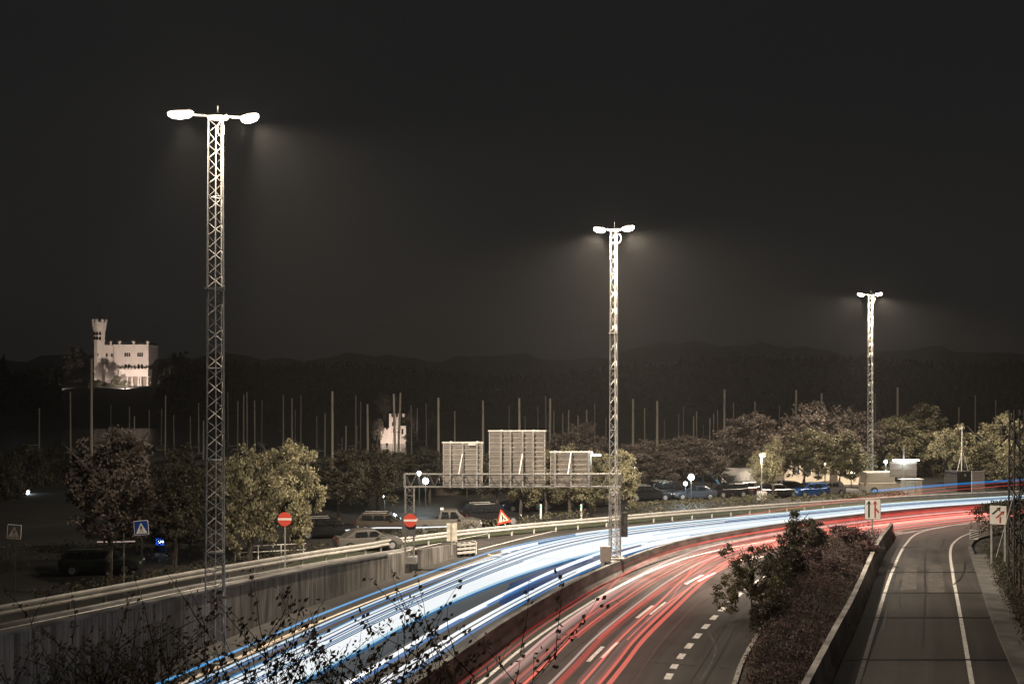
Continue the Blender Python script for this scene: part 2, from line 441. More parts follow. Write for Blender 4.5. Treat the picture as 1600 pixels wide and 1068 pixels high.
# on-ramp on the right
def rpt(px, py):
    z = 0.0
    for _ in range(8):
        p = on(px, py, z); z = max(0.012, zramp_right(p.y))
    return on(px, py, z)
def rcurve(lst, step=1.0, near=8):
    P = [rpt(*q) for q in lst]
    d = (P[0] - P[1]); d.normalize(); ext = P[0] + d * 22; ext.z = zramp_right(ext.y)
    C = catmull([ext] + P, step)
    for p in C: p.z = max(0.012, zramp_right(p.y))
    return C
RL = rcurve([(1340,1068),(1372,959),(1395,890),(1415,850),(1436,832),(1480,822),(1545,811)])
RR = rcurve([(1519,1068),(1499,953),(1489,898),(1485,860),(1495,843),(1522,831),(1575,820)])
BAR = rcurve([(1283,1068),(1306,1020),(1337,956),(1372,870),(1393,838)])
KRB = rcurve([(1594,1062),(1560,985),(1539,927),(1520,868),(1516,853),(1530,842),(1580,830)])
def resample(C, n):
    L_ = [0.0]
    for a, c in zip(C, C[1:]): L_.append(L_[-1] + (c - a).length)
    out = []; j = 0
    for k in range(n):
        t = L_[-1] * k / (n - 1)
        while j < len(C) - 2 and L_[j+1] < t: j += 1
        s_ = (t - L_[j]) / max(1e-6, L_[j+1] - L_[j]); out.append(C[j].lerp(C[j+1], min(1, max(0, s_))))
    return out
BAR2 = BAR + [rpt(1470, 825), rpt(1550, 812)]
n_ = 90; A_ = resample(BAR2, n_); B_ = resample(KRB, n_); b = MB(); uv = []
for k in range(n_):
    for c in range(9):
        t = c / 8; p = A_[k].lerp(B_[k], t); b.v.append((p.x, p.y, max(.012, zramp_right(p.y)))); uv.append((t * (B_[k]-A_[k]).length, k))
for k in range(n_ - 1):
    for c in range(8):
        q = k * 9 + c; b.f.append((q, q+1, q+10, q+9)); b.m.append(0)
tag(b.build('on_ramp', asph_r, uvs=uv), kind='structure')
line_mesh('edge_line', RL, 0.08, paint, 0.008); line_mesh('edge_line', RR, 0.08, paint, 0.008)
line_mesh('edge_line', [rpt(1395, 836), rpt(1420, 832), rpt(1470, 823), rpt(1545, 811.5)], 0.07, paint, 0.012)
# dark tar joints across the ramp
tb = MB()
for y_ in (38.5, 46.5, 53.0, 60.0):
    z = zramp_right(y_) + .014
    tb.poly([(11.5+(y_-38)*.42, y_-.09, z), (20.2+(y_-38)*.37, y_-.14, z), (20.2+(y_-38)*.37, y_+.1, z), (11.5+(y_-38)*.42, y_+.09, z)])
tag(tb.build('tar_joint', mat('tar', (0.012, 0.011, 0.011), rough=.6)), kind='structure')

wear = mat('worn_light_asphalt', (.095, .088, .08), rough=.7, var=.4, scale=2.5); skid = mat('tyre_rubber_mark', (.022, .021, .020), rough=.5, var=.5, scale=5)
def rsheet(name, pix, m, dz): 
    b = MB(); b.poly([rpt(*q) + Vector((0, 0, dz)) for q in pix]); return tag(b.build(name, m), kind='structure')
rsheet('asphalt_patch', [(1411, 903), (1405, 922), (1432, 920), (1433, 872), (1417, 871)], wear, .006)
rsheet('asphalt_patch', [(1452, 882), (1450, 926), (1476, 926), (1472, 882)], wear, .006)
rsheet('asphalt_patch', [(1440, 836), (1432, 858), (1470, 858), (1476, 838)], wear, .006)
for pix in ([(1446, 930), (1445, 890), (1447, 858), (1456, 842), (1480, 832)], [(1441, 1010), (1444, 960), (1446, 930)], [(1490, 913), (1501, 903), (1507, 890), (1508, 878)], [(1410, 960), (1404, 930), (1408, 905)], [(1380, 985), (1388, 940), (1400, 890)]):
    line_mesh('skid_mark', catmull([rpt(*q) for q in pix], .5), .05, skid, .010)
for o_, d0_, d1_ in ((5.6, 30, 62), (6.6, 34, 58), (9.2, 28, 60), (3.2, 30, 55), (8.7, 40, 58)):
    line_mesh('tar_seam', [off(i, o_ + .12*math.sin(i*.35), 0) for i in range(idx_at(d0_), idx_at(d1_))], .018, skid, .006)
line_mesh('dried_mud', catmull([on(1094, 1064, 0), on(1112, 1035, 0), on(1118, 1010, 0), on(1106, 985, 0)], .5), .05, wear, .008)
for i_ in (idx_at(36), idx_at(44), idx_at(53)):
    line_mesh('tar_joint', [off(i_, o_, 0) for o_ in (.8, 4, 8, 10.2)], .03, skid, .0055)
def wall_loft(name, C, prof, m, parent=None, uvscale=True):
    """sweep a cross profile [(offset to the right, height)] along the curve C"""
    b = MB(); N = frame(C); uv = []; n = len(prof); run = 0
    for k, (p, nn) in enumerate(zip(C, N)):
        if k: run += (C[k] - C[k-1]).length
        acc = 0
        for j, (o, h) in enumerate(prof):
            if j: acc += math.hypot(o - prof[j-1][0], h - prof[j-1][1])
            b.v.append((p.x + nn.x*o, p.y + nn.y*o, p.z + h)); uv.append((run, acc))
    for k in range(len(C) - 1):
        for j in range(n - 1):
            q = k*n + j; b.f.append((q, q + 1, q + n + 1, q + n)); b.m.append(0)
    b.f.append(tuple(range(n - 1, -1, -1))); b.m.append(0)
    b.f.append(tuple((len(C)-1)*n + j for j in range(n))); b.m.append(0)
    return b.build(name, m, parent, uvs=uv)

jersey = [(0.32, -.05), (0.32, .08), (0.17, .32), (0.11, .9), (-0.11, .9), (-0.17, .32), (-0.32, .08), (-0.32, -.05)]
med_barrier = tag(wall_loft('median_barrier', [off(i, 0) for i in range(0, NM - 1)], jersey, conc_dark),
                  'long dark concrete barrier curving between the white and red traffic streams', 'barrier')
ramp_barrier = thing('ramp_barrier', BAR[-1], 0, 'stained concrete barrier beside the on-ramp, rising to a blunt end by the hedge', 'barrier')
tall = [(o, h * 1.15) for o, h in jersey]
rb = wall_loft('concrete_body', [p - BAR[-1] for p in BAR], tall, mat('stained_concrete', (0.34, .32, .30), rough=.85, var=.55, scale=.9, stretch=(1, 1, .5)), ramp_barrier)

# retaining wall (thing with coping)
rw_loc = off(idx_wall(67.4), -11.9)
rw = thing('retaining_wall', rw_loc, 0, 'long board-marked concrete retaining wall below the slip road on the left', 'wall')
b = MB(); uv = []; run = 0; iend = idx_wall(67.4)
for k, i in enumerate(range(0, iend + 1)):
    zt = zl(i) + 0.86
    a = off(i, -11.9); c = off(i, -12.2)
    for p, z in ((a, -.05), (a, zt), (c, zt), (c, -.05)):
        b.v.append((p.x - rw_loc.x, p.y - rw_loc.y, z)); 
    uv += [(k, 0), (k, zt), (k, zt + .3), (k, zt + 3)]
for k in range(iend):
    q = 4 * k
    for j in range(3): b.f.append((q + j, q + j + 1, q + j + 5, q + j + 4)); b.m.append(0)
b.f.append((4*iend, 4*iend+1, 4*iend+2, 4*iend+3)); b.m.append(0)
b.build('wall_face', wall_m, rw, uvs=uv)
cp = MB()
for k, i in enumerate(range(0, idx_wall(61.2))):
    zt = zl(i) + 0.865
    a = off(i, -11.82, zt) - rw_loc; c = off(i, -12.3, zt) - rw_loc; a.z = zt; c.z = zt
    cp.v += [(a.x, a.y, zt), (a.x, a.y, zt + .1), (c.x, c.y, zt + .1), (c.x, c.y, zt)]
nk = len(cp.v) // 4
for k in range(nk - 1):
    q = 4*k
    for j in range(4): cp.f.append((q + j, q + (j+1) % 4, q + 4 + (j+1) % 4, q + 4 + j)); cp.m.append(0)
cp.f += [(0, 3, 2, 1), tuple(4*(nk-1) + j for j in range(4))]; cp.m += [0, 0]
cp.build('coping', conc_dark, rw)

# ------------------------------------------------------------------ guard rails
def guard_rail(name, C, label, beams=1, post_step=2.0, h=0.82, postm=rail_m):
    root = thing(name, C[0], 0, label, 'guard rail')
    D = [p - C[0] for p in C]
    for p, q in zip(D, C): p.z = q.z - C[0].z
    prof = [(0.0, h-.42), (.07, h-.36), (.07, h-.30), (0.0, h-.24), (0.0, h-.20), (.07, h-.13), (.07, h-.06), (0.0, h), (-.04, h), (-.04, h-.42)]
    wall_loft('rail_beam', D, prof, rail_m, root)
    pb = MB(); acc = 0; last = D[0]; n = 0
    for k, p in enumerate(D):
        acc += (p - last).length; last = p
        if acc >= post_step or k == 0:
            acc = 0; n += 1
            nn = frame(D)[k] if k in (0,) else None
            pb.box(p.x - .05, p.x + .05, p.y - .05, p.y + .05, p.z - .1, p.z + h - .05)
    return root, pb, D
GPT = catmull([off(i, -17.0, zl(i)) for i in range(0, idx_at(63), 4)] +
              [Vector((-8.2, 70.5, 0)), Vector((-4.0, 74.6, 0)), Vector((.98, 78.4, 0)), Vector((7.7, 82.8, 0)), Vector((11.9, 85.6, 0)),
               Vector((17.4, 88.8, 0)), Vector((23.2, 92.0, 0)), Vector((30, 95.4, 0)), Vector((39, 99.6, 0)), Vector((49.6, 103.6, 0)), Vector((66, 109, 0)), Vector((95, 117, 0))], 1.0)
g_root, g_posts, g_line = guard_rail('guard_rail', GPT, 'long double-wave steel guard rail between the left road edge and the parking lot')
# posts (one each for the nearest hundred would be tiny; every post stays its own child)
acc = 0; last = g_line[0]; cnt = 0; post_me = None
for p in g_line:
    acc += (p - last).length; last = p
    if acc >= 2.0:
        acc = 0
        if not (-32 < GPT[0].x + p.x < 72 and 30 < GPT[0].y + p.y): continue
        if post_me is None:
            po = MB().box(-.06, .06, -.03, .03, -.15, .7).build('post', rail_m, g_root); post_me = po.data
        else:
            po = bpy.data.objects.new('post', post_me); COL.objects.link(po); po.parent = g_root
        nn = Vector((-.6, .8)); po.location = (p.x + nn.x * .09, p.y + nn.y * .09, p.z); cnt += 1
        if cnt >= 98: break
# kerb strips
def kerb(name, C, w_, h_, m):
    o = wall_loft(name, C, [(w_/2, -.1), (w_/2, h_), (-w_/2, h_), (-w_/2, -.1)], m); return tag(o, kind='structure')
kerb('kerb', [off(i, -16.75, zl(i)) for i in range(8, idx_at(64))], .30, .14, conc)
kerb('kerb', [off(i, 10.35) for i in range(4, idx_at(63))], .18, .14, mat('kerb_stone', (.35, .33, .30), var=.5, scale=5))
kerb('kerb', KRB, .22, .13, conc_dark)
# verge beyond the guard rail
b = MB(); N = frame(GPT)
b.strip([(p.x - n.x*.6, p.y - n.y*.6, p.z * .9 + .01) for p, n in zip(GPT, N)], [(p.x - n.x*3.2, p.y - n.y*3.2, max(.012, p.z - 1.2)) for p, n in zip(GPT, N)])
tag(b.build('verge', grass_m), kind='structure')
# car park asphalt
b = MB(); b.strip([(p.x - n.x*3.2, p.y - n.y*3.2, -.03) for p, n in zip(GPT[40:], N[40:])], [(p.x - n.x*32, p.y - n.y*32, -.03) for p, n in zip(GPT[40:], N[40:])])
tag(b.build('car_park', asphalt('old_car_park_asphalt', (.03, .029, .028), .75)), kind='structure')

# crash cushion at the wall end
cc_l = on(709, 869); cc = thing('crash_cushion', cc_l, math.radians(28), 'short stack of three white steel crash rails at the end of the retaining wall', 'crash barrier')
for k in range(3):
    z = .22 + .26 * k
    MB().prism([(0, z), (1.35, z + .02), (1.35, z + .17), (0, z + .15)], -.06, .0).build('rail_beam', rail_m, cc)
    MB().prism([(0, z), (1.35, z + .02), (1.35, z + .17), (0, z + .15)], -.56, -.5).build('rail_beam', rail_m, cc)
MB().box(1.352, 1.40, -.6, .04, .15, .98).build('end_plate', white_sign, cc)
for k in range(4):
    MB().box(.1 + .38*k, .18 + .38*k, -.48, -.08, 0, .9).build('post', steel_dark, cc)

# ------------------------------------------------------------------ lattice helpers
def lattice(b, base, z0, z1, s0, s1, rot, rc, rb, pitch, tri=True, cx=0, cy=0):
    n = 3 if tri else 4
    def corner(k, z):
        t = (z - z0) / (z1 - z0); s = s0 + (s1 - s0) * t; R_ = s / (math.sqrt(3) if tri else math.sqrt(2))
        a = rot + 2 * PI * k / n
        return Vector((cx + R_ * math.cos(a), cy + R_ * math.sin(a), z))
    m_ = max(1, round((z1 - z0) / pitch)); dz = (z1 - z0) / m_
    for k in range(n):
        b.bar(corner(k, z0), corner(k, z1), rc, 6)
        for j in range(m_):
            za, zb = z0 + j*dz, z0 + (j+1)*dz
            q = (k + 1) % n
            if (j + k) % 2: b.bar(corner(k, za), corner(q, zb), rb, 4, caps=False)
            else: b.bar(corner(q, za), corner(k, zb), rb, 4, caps=False)
            if j % 7 == 6: b.bar(corner(k, zb), corner(q, zb), rb, 4, caps=False)

def high_mast(loc, rot, htot, lamps, label, sw=1.0):
    root = thing('lighting_mast', loc, 0, label, 'lighting mast', 'tall lattice lighting masts along the road')
    levels = [0, htot*.2, htot*.68, htot - .25]
    sides = [(.86, .80), (.78, .66), (.68, .60)]
    for k in range(3):
        b = MB(); lattice(b, None, levels[k] + (.04 if k else .1), levels[k+1] - .04, sides[k][0]*sw, sides[k][1]*sw, rot, .034, .017, .52)
        b.build('mast_section', steel, root)
        if k:
            f = MB(); f.lathe([(.52*sw, levels[k]-.035), (.52*sw, levels[k]+.035)], 3)
            rotv = Matrix.Rotation(rot, 3, 'Z'); f.v = [tuple(rotv @ Vector(v)) for v in f.v]
            f.build('joint_plate', steel, root)
    MB().box(-.55, .55, -.55, .55, 0, .1).build('base_plate', conc, root)
    b = MB(); zt = htot - .18
    b.bar((lamps[0][0]*.72, lamps[0][1]*.72, zt + .05), (lamps[1][0]*.72, lamps[1][1]*.72, zt + .05), .05, 6)
    b.bar((-.45, -.3, zt), (.45, .3, zt + .12), .035, 4); b.bar((-.4, .35, zt + .1), (.45, -.3, zt), .035, 4)
    b.lathe([(.42, zt - .06), (.42, zt - .01)], 12)
    b.bar((0, 0, zt), (0, 0, zt + .45), .02, 4)
    b.build('crossarm', steel, root)
    c = MB()
    for q in range(3):
        c.tube([(0.22 + (.13*math.cos(a*PI/8)) , -.30 - .02*q, htot - .75 + .28*math.sin(a*PI/8)) for a in range(17)], .013, 5)
    c.tube([(0.0, -.22, htot - .6), (-.02, -.26, htot*.7), (.02, -.28, htot*.4), (0, -.3, htot*.05)], .022, 5)
    c.build('cable_coil', white_sign, root)
    # lower maintenance ladder
    for (lx, ly, tiltx, tilty, pw, spot) in lamps:
        fl = MB()
        ln = Vector((tiltx, tilty, -1)).normalized()
        outd = Vector((lx, ly, 0)).normalized()
        sd = ln.cross(outd).normalized(); fd = sd.cross(ln)
        hn = Vector((tiltx*.35, tilty*.35, -1)).normalized(); sd = hn.cross(outd).normalized(); fd = sd.cross(hn)
        M = Matrix(((*fd,), (*sd,), (*(-hn),))).transposed().to_4x4(); M.translation = Vector((lx, ly, htot - .12))
        hs_ = 1.12 if lx < -1.3 else .82
        prof = [(.40*hs_, .09), (.43*hs_, .12), (.36*hs_, .17), (.18*hs_, .20)]
        ring = []
        for rr, zz in prof:
            ring.append([M @ Vector((rr * math.cos(2*PI*k/20), .62 * rr * math.sin(2*PI*k/20), zz)) for k in range(20)])
        for r_ in ring: fl.v += [tuple(p) for p in r_]
        for j in range(3):
            for k in range(20): fl.f.append((j*20+k, j*20+(k+1) % 20, (j+1)*20+(k+1) % 20, (j+1)*20+k)); fl.m.append(0)
        fl.f.append(tuple(60 + k for k in range(20))); fl.m.append(0)
        fo = fl.build('floodlight', sign_back, root, smooth=True)
        le = MB(); le.v = []
        for rr, zz in ((.05*hs_, -.20), (.28*hs_, -.17), (.43*hs_, -.07), (.46*hs_, .05), (.38*hs_, .12)):
            for k in range(20): le.v.append(tuple(M @ Vector((rr*math.cos(2*PI*k/20), .62*rr*math.sin(2*PI*k/20), zz))))
        for j in range(4):
            for k in range(20): le.f.append((j*20+k, (j+1)*20+k, (j+1)*20+(k+1) % 20, j*20+(k+1) % 20)); le.m.append(0)
        le.build('lens', lens_m, fo, smooth=True)
        lp = Vector((lx, ly, htot - .12)) + ln * .30
        sp = Vector((lx, ly, htot - .12)) + Vector((0, -.8, -.8))  # fill point added off each lamp, brightens the mast front and haze
        light('added_mast_fill', 'POINT', sp, pw * (.075 if htot > 22 else .028), LAMP, root, radius=.2)
        light('floodlight_beam', 'SPOT', lp, pw, LAMP, root, aim=ln, size=math.radians(spot), blend=0.6, radius=.25)
    return root
P1, P2, P3 = MAST_POWER[1], MAST_POWER[2], MAST_POWER[3]
m1 = at(340, 41.5, 0); m2 = Vector((6.15, 61.5, .9)); m3 = at(1361, 112, 0)
high_mast(m1, math.radians(200), zof(176, 41.5), [(-1.42, -.25, .10, .85, P1*.40, 104), (1.22, .35, .80, .55, P1, 118)],
          'nearest and tallest lattice mast with two lit floodlights, beside the retaining wall', 1.0)
high_mast(m2, math.radians(185), zof(354, 61.5) - .9, [(-.85, .3, -.30, .85, P2, 122), (.8, -.2, .55, .7, P2, 136)],
          'middle lattice lighting mast standing on the median barrier behind the sign gantry', .66)
high_mast(m3, math.radians(170), zof(458, 112), [(-1.05, .2, -.7, .1, P3*.55, 142), (.75, -.3, .4, -.1, P3*.8, 136)],
          'farthest lattice lighting mast, at the parking lot by the white van', .78)
mb_ = MB(); mb_.box(-1.1, 1.1, -.42, .42, 0, .895)
blk = mb_.build('mast_plinth', conc); blk.location = (m2.x, m2.y, .005); blk.rotation_euler = (0, 0, math.radians(62))
tag(blk, 'concrete plinth set in the median under the middle lighting mast', 'plinth')

# control cabinet by mast two
cb_l = at(946, 60.0, .95)
cbx = thing('control_cabinet', (cb_l.x, cb_l.y, 0), 0, 'small grey electrical cabinet on a stand at the foot of the gantry post', 'cabinet')
MB().box(-.3, .3, -.2, .2, 1.0, 1.9).build('cabinet_body', sign_back, cbx); MB().box(-.27, .27, -.22, -.202, 1.04, 1.86).build('door', panel_m, cbx)
MB().bar((0, 0, .0), (0, 0, 1.0), .05, 6).build('leg', steel_dark, cbx)

# ------------------------------------------------------------------ sign gantry
GD = 62.2
gl, gr_ = at(640, GD), at(962, GD)
gsteel = mat('dull_galvanised_steel', (.22, .212, .20), rough=.55, metal=.2, var=.25, scale=3)
gan = thing('sign_gantry', (gl.x, GD, 0), 0, 'lattice sign gantry across the white traffic stream seen from behind', 'sign gantry')
W_ = gr_.x - gl.x; zt, zb = zof(740, GD), zof(760, GD)
b = MB(); lattice(b, None, .95, zb, .52, .52, PI/4, .028, .014, .55, tri=False); b.build('gantry_post', gsteel, gan)
b = MB(); lattice(b, None, 1.0, zb, .55, .55, PI/4, .028, .014, .55, tri=False, cx=W_); b.build('gantry_post', gsteel, gan)
b = MB(); x0, x1 = -.3, W_ + .3; yb0, yb1 = -.3, .3
for y in (yb0, yb1):
    b.bar((x0, y, zt), (x1, y, zt), .026, 6); b.bar((x0, y, zb), (x1, y, zb), .026, 6)
    nseg = 36
    for k in range(nseg):
        xa, xb = x0 + (x1-x0)*k/nseg, x0 + (x1-x0)*(k+1)/nseg
        b.bar((xa, y, zb if k % 2 else zt), (xb, y, zt if k % 2 else zb), .013, 4, caps=False)
for k in range(14):
    xa = x0 + (x1-x0)*k/13
    b.bar((xa, yb0, zt), (xa, yb1, zt), .018, 4); b.bar((xa, yb0, zb), (xa, yb1, zb), .018, 4)
for x in (x0, x1): b.bar((x, yb0, zb), (x, yb0, zt), .04, 6); b.bar((x, yb1, zb), (x, yb1, zt), .04, 6)
b.build('gantry_beam', gsteel, gan)
def sign_panel(xa, xb, ya, yb, ribs):
    """back of a direction sign: horizontal aluminium extrusions, vertical stiffeners, raking struts"""
    d = GD + .45; s_ = d / F
    X0, X1 = (xa - 800)*s_ - gl.x, (xb - 800)*s_ - gl.x; Z0, Z1 = zof(yb, d), zof(ya, d); y = .45
    p = MB(); n = max(6, round((Z1 - Z0) / .285)); hgt = (Z1 - Z0) / n
    for k in range(n):
        z = Z0 + k*hgt
        p.box(X0, X1, y + .02, y + .06, z + .012, z + hgt - .012)
        p.box(X0 + .02, X1 - .02, y - .03, y + .019, z + hgt*.45, z + hgt*.80)
    pn = p.build('sign_panel', panel_m, gan)
    f = MB(); f.box(X0 - .03, X0, y - .05, y + .07, Z0, Z1); f.box(X1, X1 + .03, y - .05, y + .07, Z0, Z1); f.box(X0 - .1, X1 + .1, y - .06, y + .07, Z1 + .003, Z1 + .08)
    f.build('panel_frame', white_sign, pn)
    for k, t in enumerate(ribs):
        x = X0 + (X1 - X0) * t
        MB().box(x - .045, x + .045, y - .22, y - .032, Z0 - .02, Z1 - .0).build('stiffener', steel, pn)
    for t in (ribs[0], ribs[-1]):
        x = X0 + (X1 - X0)*t
        MB().bar((x, y - .1, Z1 + .1), (x + .3, y + .55, Z1 - .06), .035, 4).build('lamp_arm', white_sign, pn)
    for t in (ribs[len(ribs)//2] if len(ribs) > 2 else .5, ):
        x = X0 + (X1 - X0)*t
        MB().bar((x, y - .16, zt + 1.3), (x - .22, -.3, zt), .03, 4).build('strut', white_sign, pn)
    return X0, X1, Z0, Z1
sign_panel(693, 753, 692, 761, (.18, .5, .87))
X0, X1, Z0, Z1 = sign_panel(765, 851, 674, 761, (.21, .38, .60, .79))
cbm = MB(); cbm.tube([(X1 + .1, .4, Z1 + .05), (X1 + .28, .4, Z1), (X1 + .32, .4, Z1 - .7), (X1 + .25, .4, Z1 - 1.4)], .02, 5); cbm.build('cable', steel_dark, gan)
X0, X1, Z0, Z1 = sign_panel(861, 923, 707, 761, (.10, .5, .95))
tbm = MB(); tbm.box(X1 + .03, X1 + .6, .3, .42, Z1 - .18, Z1 - .08); tbm.build('lit_lamp_tube', cool_lens, gan)
light('lamp_tube_light', 'POINT', (X1 + .3, .3, Z1 - .4), 30, (.85, .97, 1), gan, radius=.1)
tbm = MB(); tbm.box(-1.0 + (757-640)*GD/F, .2 + (757-640)*GD/F - .75, .3, .42, zof(696, GD), zof(693, GD)); tbm.build('lamp_tube', white_sign, gan)
MB().box(-.3, .45, -.4, .5, .55, .95).build('bracket', conc, gan)
MB().box(-.42, .42, -.44, -.40, zof(836, GD), zof(800, GD)).build('backing_mesh', mat('grey_mesh', (.09, .088, .085), rough=.8), gan)
MB().box(W_ + .30, W_ + .72, -.1, -.06, zof(838, GD), zof(800, GD)).build('backing_mesh', mat('grey_mesh', (.09, .088, .085)), gan)

# ------------------------------------------------------------------ signs
def disc(b, r, y, z, mi=0, n=28, t=.02, cx=0):
    b.prism([(cx + r*math.cos(2*PI*k/n), z + r*math.sin(2*PI*k/n)) for k in range(n)], y - t, y, mi)
def no_entry(loc, r, zc, label, pole=True, rz=0):
    o = thing('no_entry_sign', loc, rz, label, 'road sign', 'red no entry signs')
    if pole: MB().bar((0, .06, 0), (0, .06, zc + r*.6), .035, 8).build('pole', steel, o)
    b = MB(); disc(b, r, 0, zc); d = b.build('disc', red_sign, o)
    b = MB(); b.box(-r*.98, r*.98, -.028, -.0215, zc - r*.15, zc + r*.15); b.build('white_bar', white_sign, d)
    return o
g0 = at(641, GD - .62, 0)
no_entry((g0.x, g0.y, 0), .40, zof(812.5, g0.y), 'red no entry disc mounted on the left post of the sign gantry', pole=False)
d_ = 55.5; p_ = at(445, d_ + 3.2, 1.0); no_entry((p_.x, p_.y, .3), .40, zof(810.5, p_.y) - .3, 'red no entry disc on its own pole in front of the bright maple trees')

def rounded_rect(b, w_, h_, z, y0, y1, mi=0, r=.06):
    pts = []
    for cx, cz, a0 in ((w_/2-r, h_/2-r, 0), (-w_/2+r, h_/2-r, 90), (-w_/2+r, -h_/2+r, 180), (w_/2-r, -h_/2+r, 270)):
        for k in range(5): a = math.radians(a0 + 22.5*k); pts.append((cx + r*math.cos(a), z + cz + r*math.sin(a)))
    b.prism(pts, y0, y1, mi)
def tri(w_, h_, z): return [(-w_/2, z - h_/2), (w_/2, z - h_/2), (0, z + h_/2)]
def crossing_sign(px, py, d, size, tilt, label, worn=False, zg=0):
    z = zof(py, d) - zg; q = at(px, d, zg)
    o = thing('crossing_sign', q, 0, label, 'road sign', 'square pedestrian crossing signs')
    MB().bar((0, .05, 0), (0, .05, z), .03, 8).build('pole', steel_dark, o)
    M = Matrix.Translation((0, 0, z)) @ Matrix.Rotation(math.radians(tilt), 4, 'Y')
    def mk(b, name, m, par):
        b.v = [tuple(M @ Vector(v)) for v in b.v]; return b.build(name, m, par)
    b = MB(); rounded_rect(b, size, size, 0, -.02, 0); p = mk(b, 'plate', white_sign, o)
    b = MB(); rounded_rect(b, size*.93, size*.93, 0, -.026, -.021); mk(b, 'blue_field', blue_sign if not worn else mat('faded_sign_blue', (.06, .055, .06)), p)
    b = MB(); b.prism(tri(size*.80, size*.74, -.02*size), -.032, -.027); mk(b, 'triangle', white_sign if not worn else mat('dirty_sign_white', (.35, .3, .26)), p)
    s = size; b = MB(); y0, y1 = -.037, -.033
    disc(b, .045*s, y1, .13*s, t=.004, n=12)
    b.prism([(-.045*s, .08*s), (-.06*s, -.08*s), (.03*s, -.08*s), (.05*s, .08*s)], y0, y1)
    b.prism([(-.05*s, -.085*s), (-.14*s, -.30*s), (-.09*s, -.30*s), (-.01*s, -.085*s)], y0, y1)
    b.prism([(-.0*s, -.085*s), (.07*s, -.30*s), (.12*s, -.30*s), (.035*s, -.085*s)], y0, y1)
    b.prism([(.05*s, .075*s), (.12*s, -.05*s), (.10*s, -.07*s), (.045*s, .03*s)], y0, y1)
    b.prism([(-.047*s, .075*s), (-.12*s, -.04*s), (-.10*s, -.06*s), (-.05*s, .03*s)], y0, y1)
    for k in range(5):
        b.prism([(-.27*s + .13*s*k, -.345*s), (-.23*s + .13*s*k, -.345*s), (-.21*s + .12*s*k, -.31*s), (-.245*s + .12*s*k, -.31*s)], y0, y1)
    mk(b, 'walking_figure', black, p)
    return o
crossing_sign(221, 824, 52, .74, -5, 'blue crossing sign with walking figure below the dim reddish tree')
crossing_sign(22.5, 830, 52, .72, 4, 'worn colourless crossing sign in the dark at the left edge', worn=True)

def arrow(b, pts, w_, head, y0, y1, mi=0):
    """a stroked polyline with a triangular head at its end, in xz"""
    P = [Vector((p[0], p[1])) for p in pts]
    for a, c in zip(P, P[1:]):
        d = (c - a).normalized(); n = Vector((-d.y, d.x)) * w_/2; e = c if c is not P[-1] else c - d*head*.8
        b.prism([tuple(a - n), tuple(e - n), tuple(e + n), tuple(a + n)], y0, y1, mi)
    d = (P[-1] - P[-2]).normalized(); n = Vector((-d.y, d.x)); t = P[-1]
    b.prism([tuple(t - d*head + n*head*.62), tuple(t - d*head*.7), tuple(t - d*head - n*head*.62), tuple(t)], y0, y1, mi)
def merge_sign(px, py, d, w_, h_, zg, label, diag, rz=0, poles=(0,)):
    q = at(px, d, zg); z = zof(py, d) - zg
    o = thing('merge_sign', q, rz, label, 'road sign', 'white lane merge signs')
    for x in poles: MB().box(x - .05, x + .05, .02, .12, 0, z + h_*.3).build('pole', steel, o)
    b = MB(); rounded_rect(b, w_, h_, z, -.02, 0, r=.05); p = b.build('plate', black, o)
    b = MB(); rounded_rect(b, w_*.96, h_*.97, z, -.026, -.021, r=.045); p2 = b.build('white_field', white_sign, p)
    k = MB(); r = MB(); y0, y1 = -.034, -.028
    if not diag:
        arrow(k, [(-.24*w_, z - .40*h_), (-.24*w_, z + .42*h_)], .10*w_, .26*w_, y0, y1)
        arrow(r, [(.14*w_, z - .42*h_), (.14*w_, z + .42*h_)], .09*w_, .26*w_, y0, y1)
        r.prism([(.36*w_, z - .20*h_), (.41*w_, z - .13*h_), (.19*w_, z + .06*h_), (.185*w_, z - .04*h_)], y0, y1)
    else:
        arrow(k, [(-.34*w_, z + .03*h_), (.14*w_, z + .41*h_)], .09*w_, .24*w_, y0, y1)
        arrow(r, [(-.12*w_, z - .16*h_), (.36*w_, z + .22*h_)], .09*w_, .24*w_, y0, y1)
        arrow(r, [(.12*w_, z - .42*h_), (.12*w_, z - .06*h_)], .09*w_, .08*w_, y0, y1)
    k.build('black_arrow', black, p); r.build('red_arrow', mat('arrow_red', (.42, .06, .045)), p)
    return o
merge_sign(1363.5, 795, 70, 1.10, 1.40, .1, 'white sign with upright black and red merge arrows between hedge and ramp', False)
merge_sign(1559.5, 804, 60, .92, 1.12, .2, 'white sign with slanting black and red merge arrows by the timber fence', True, rz=math.radians(-24), poles=(-.36, .36))
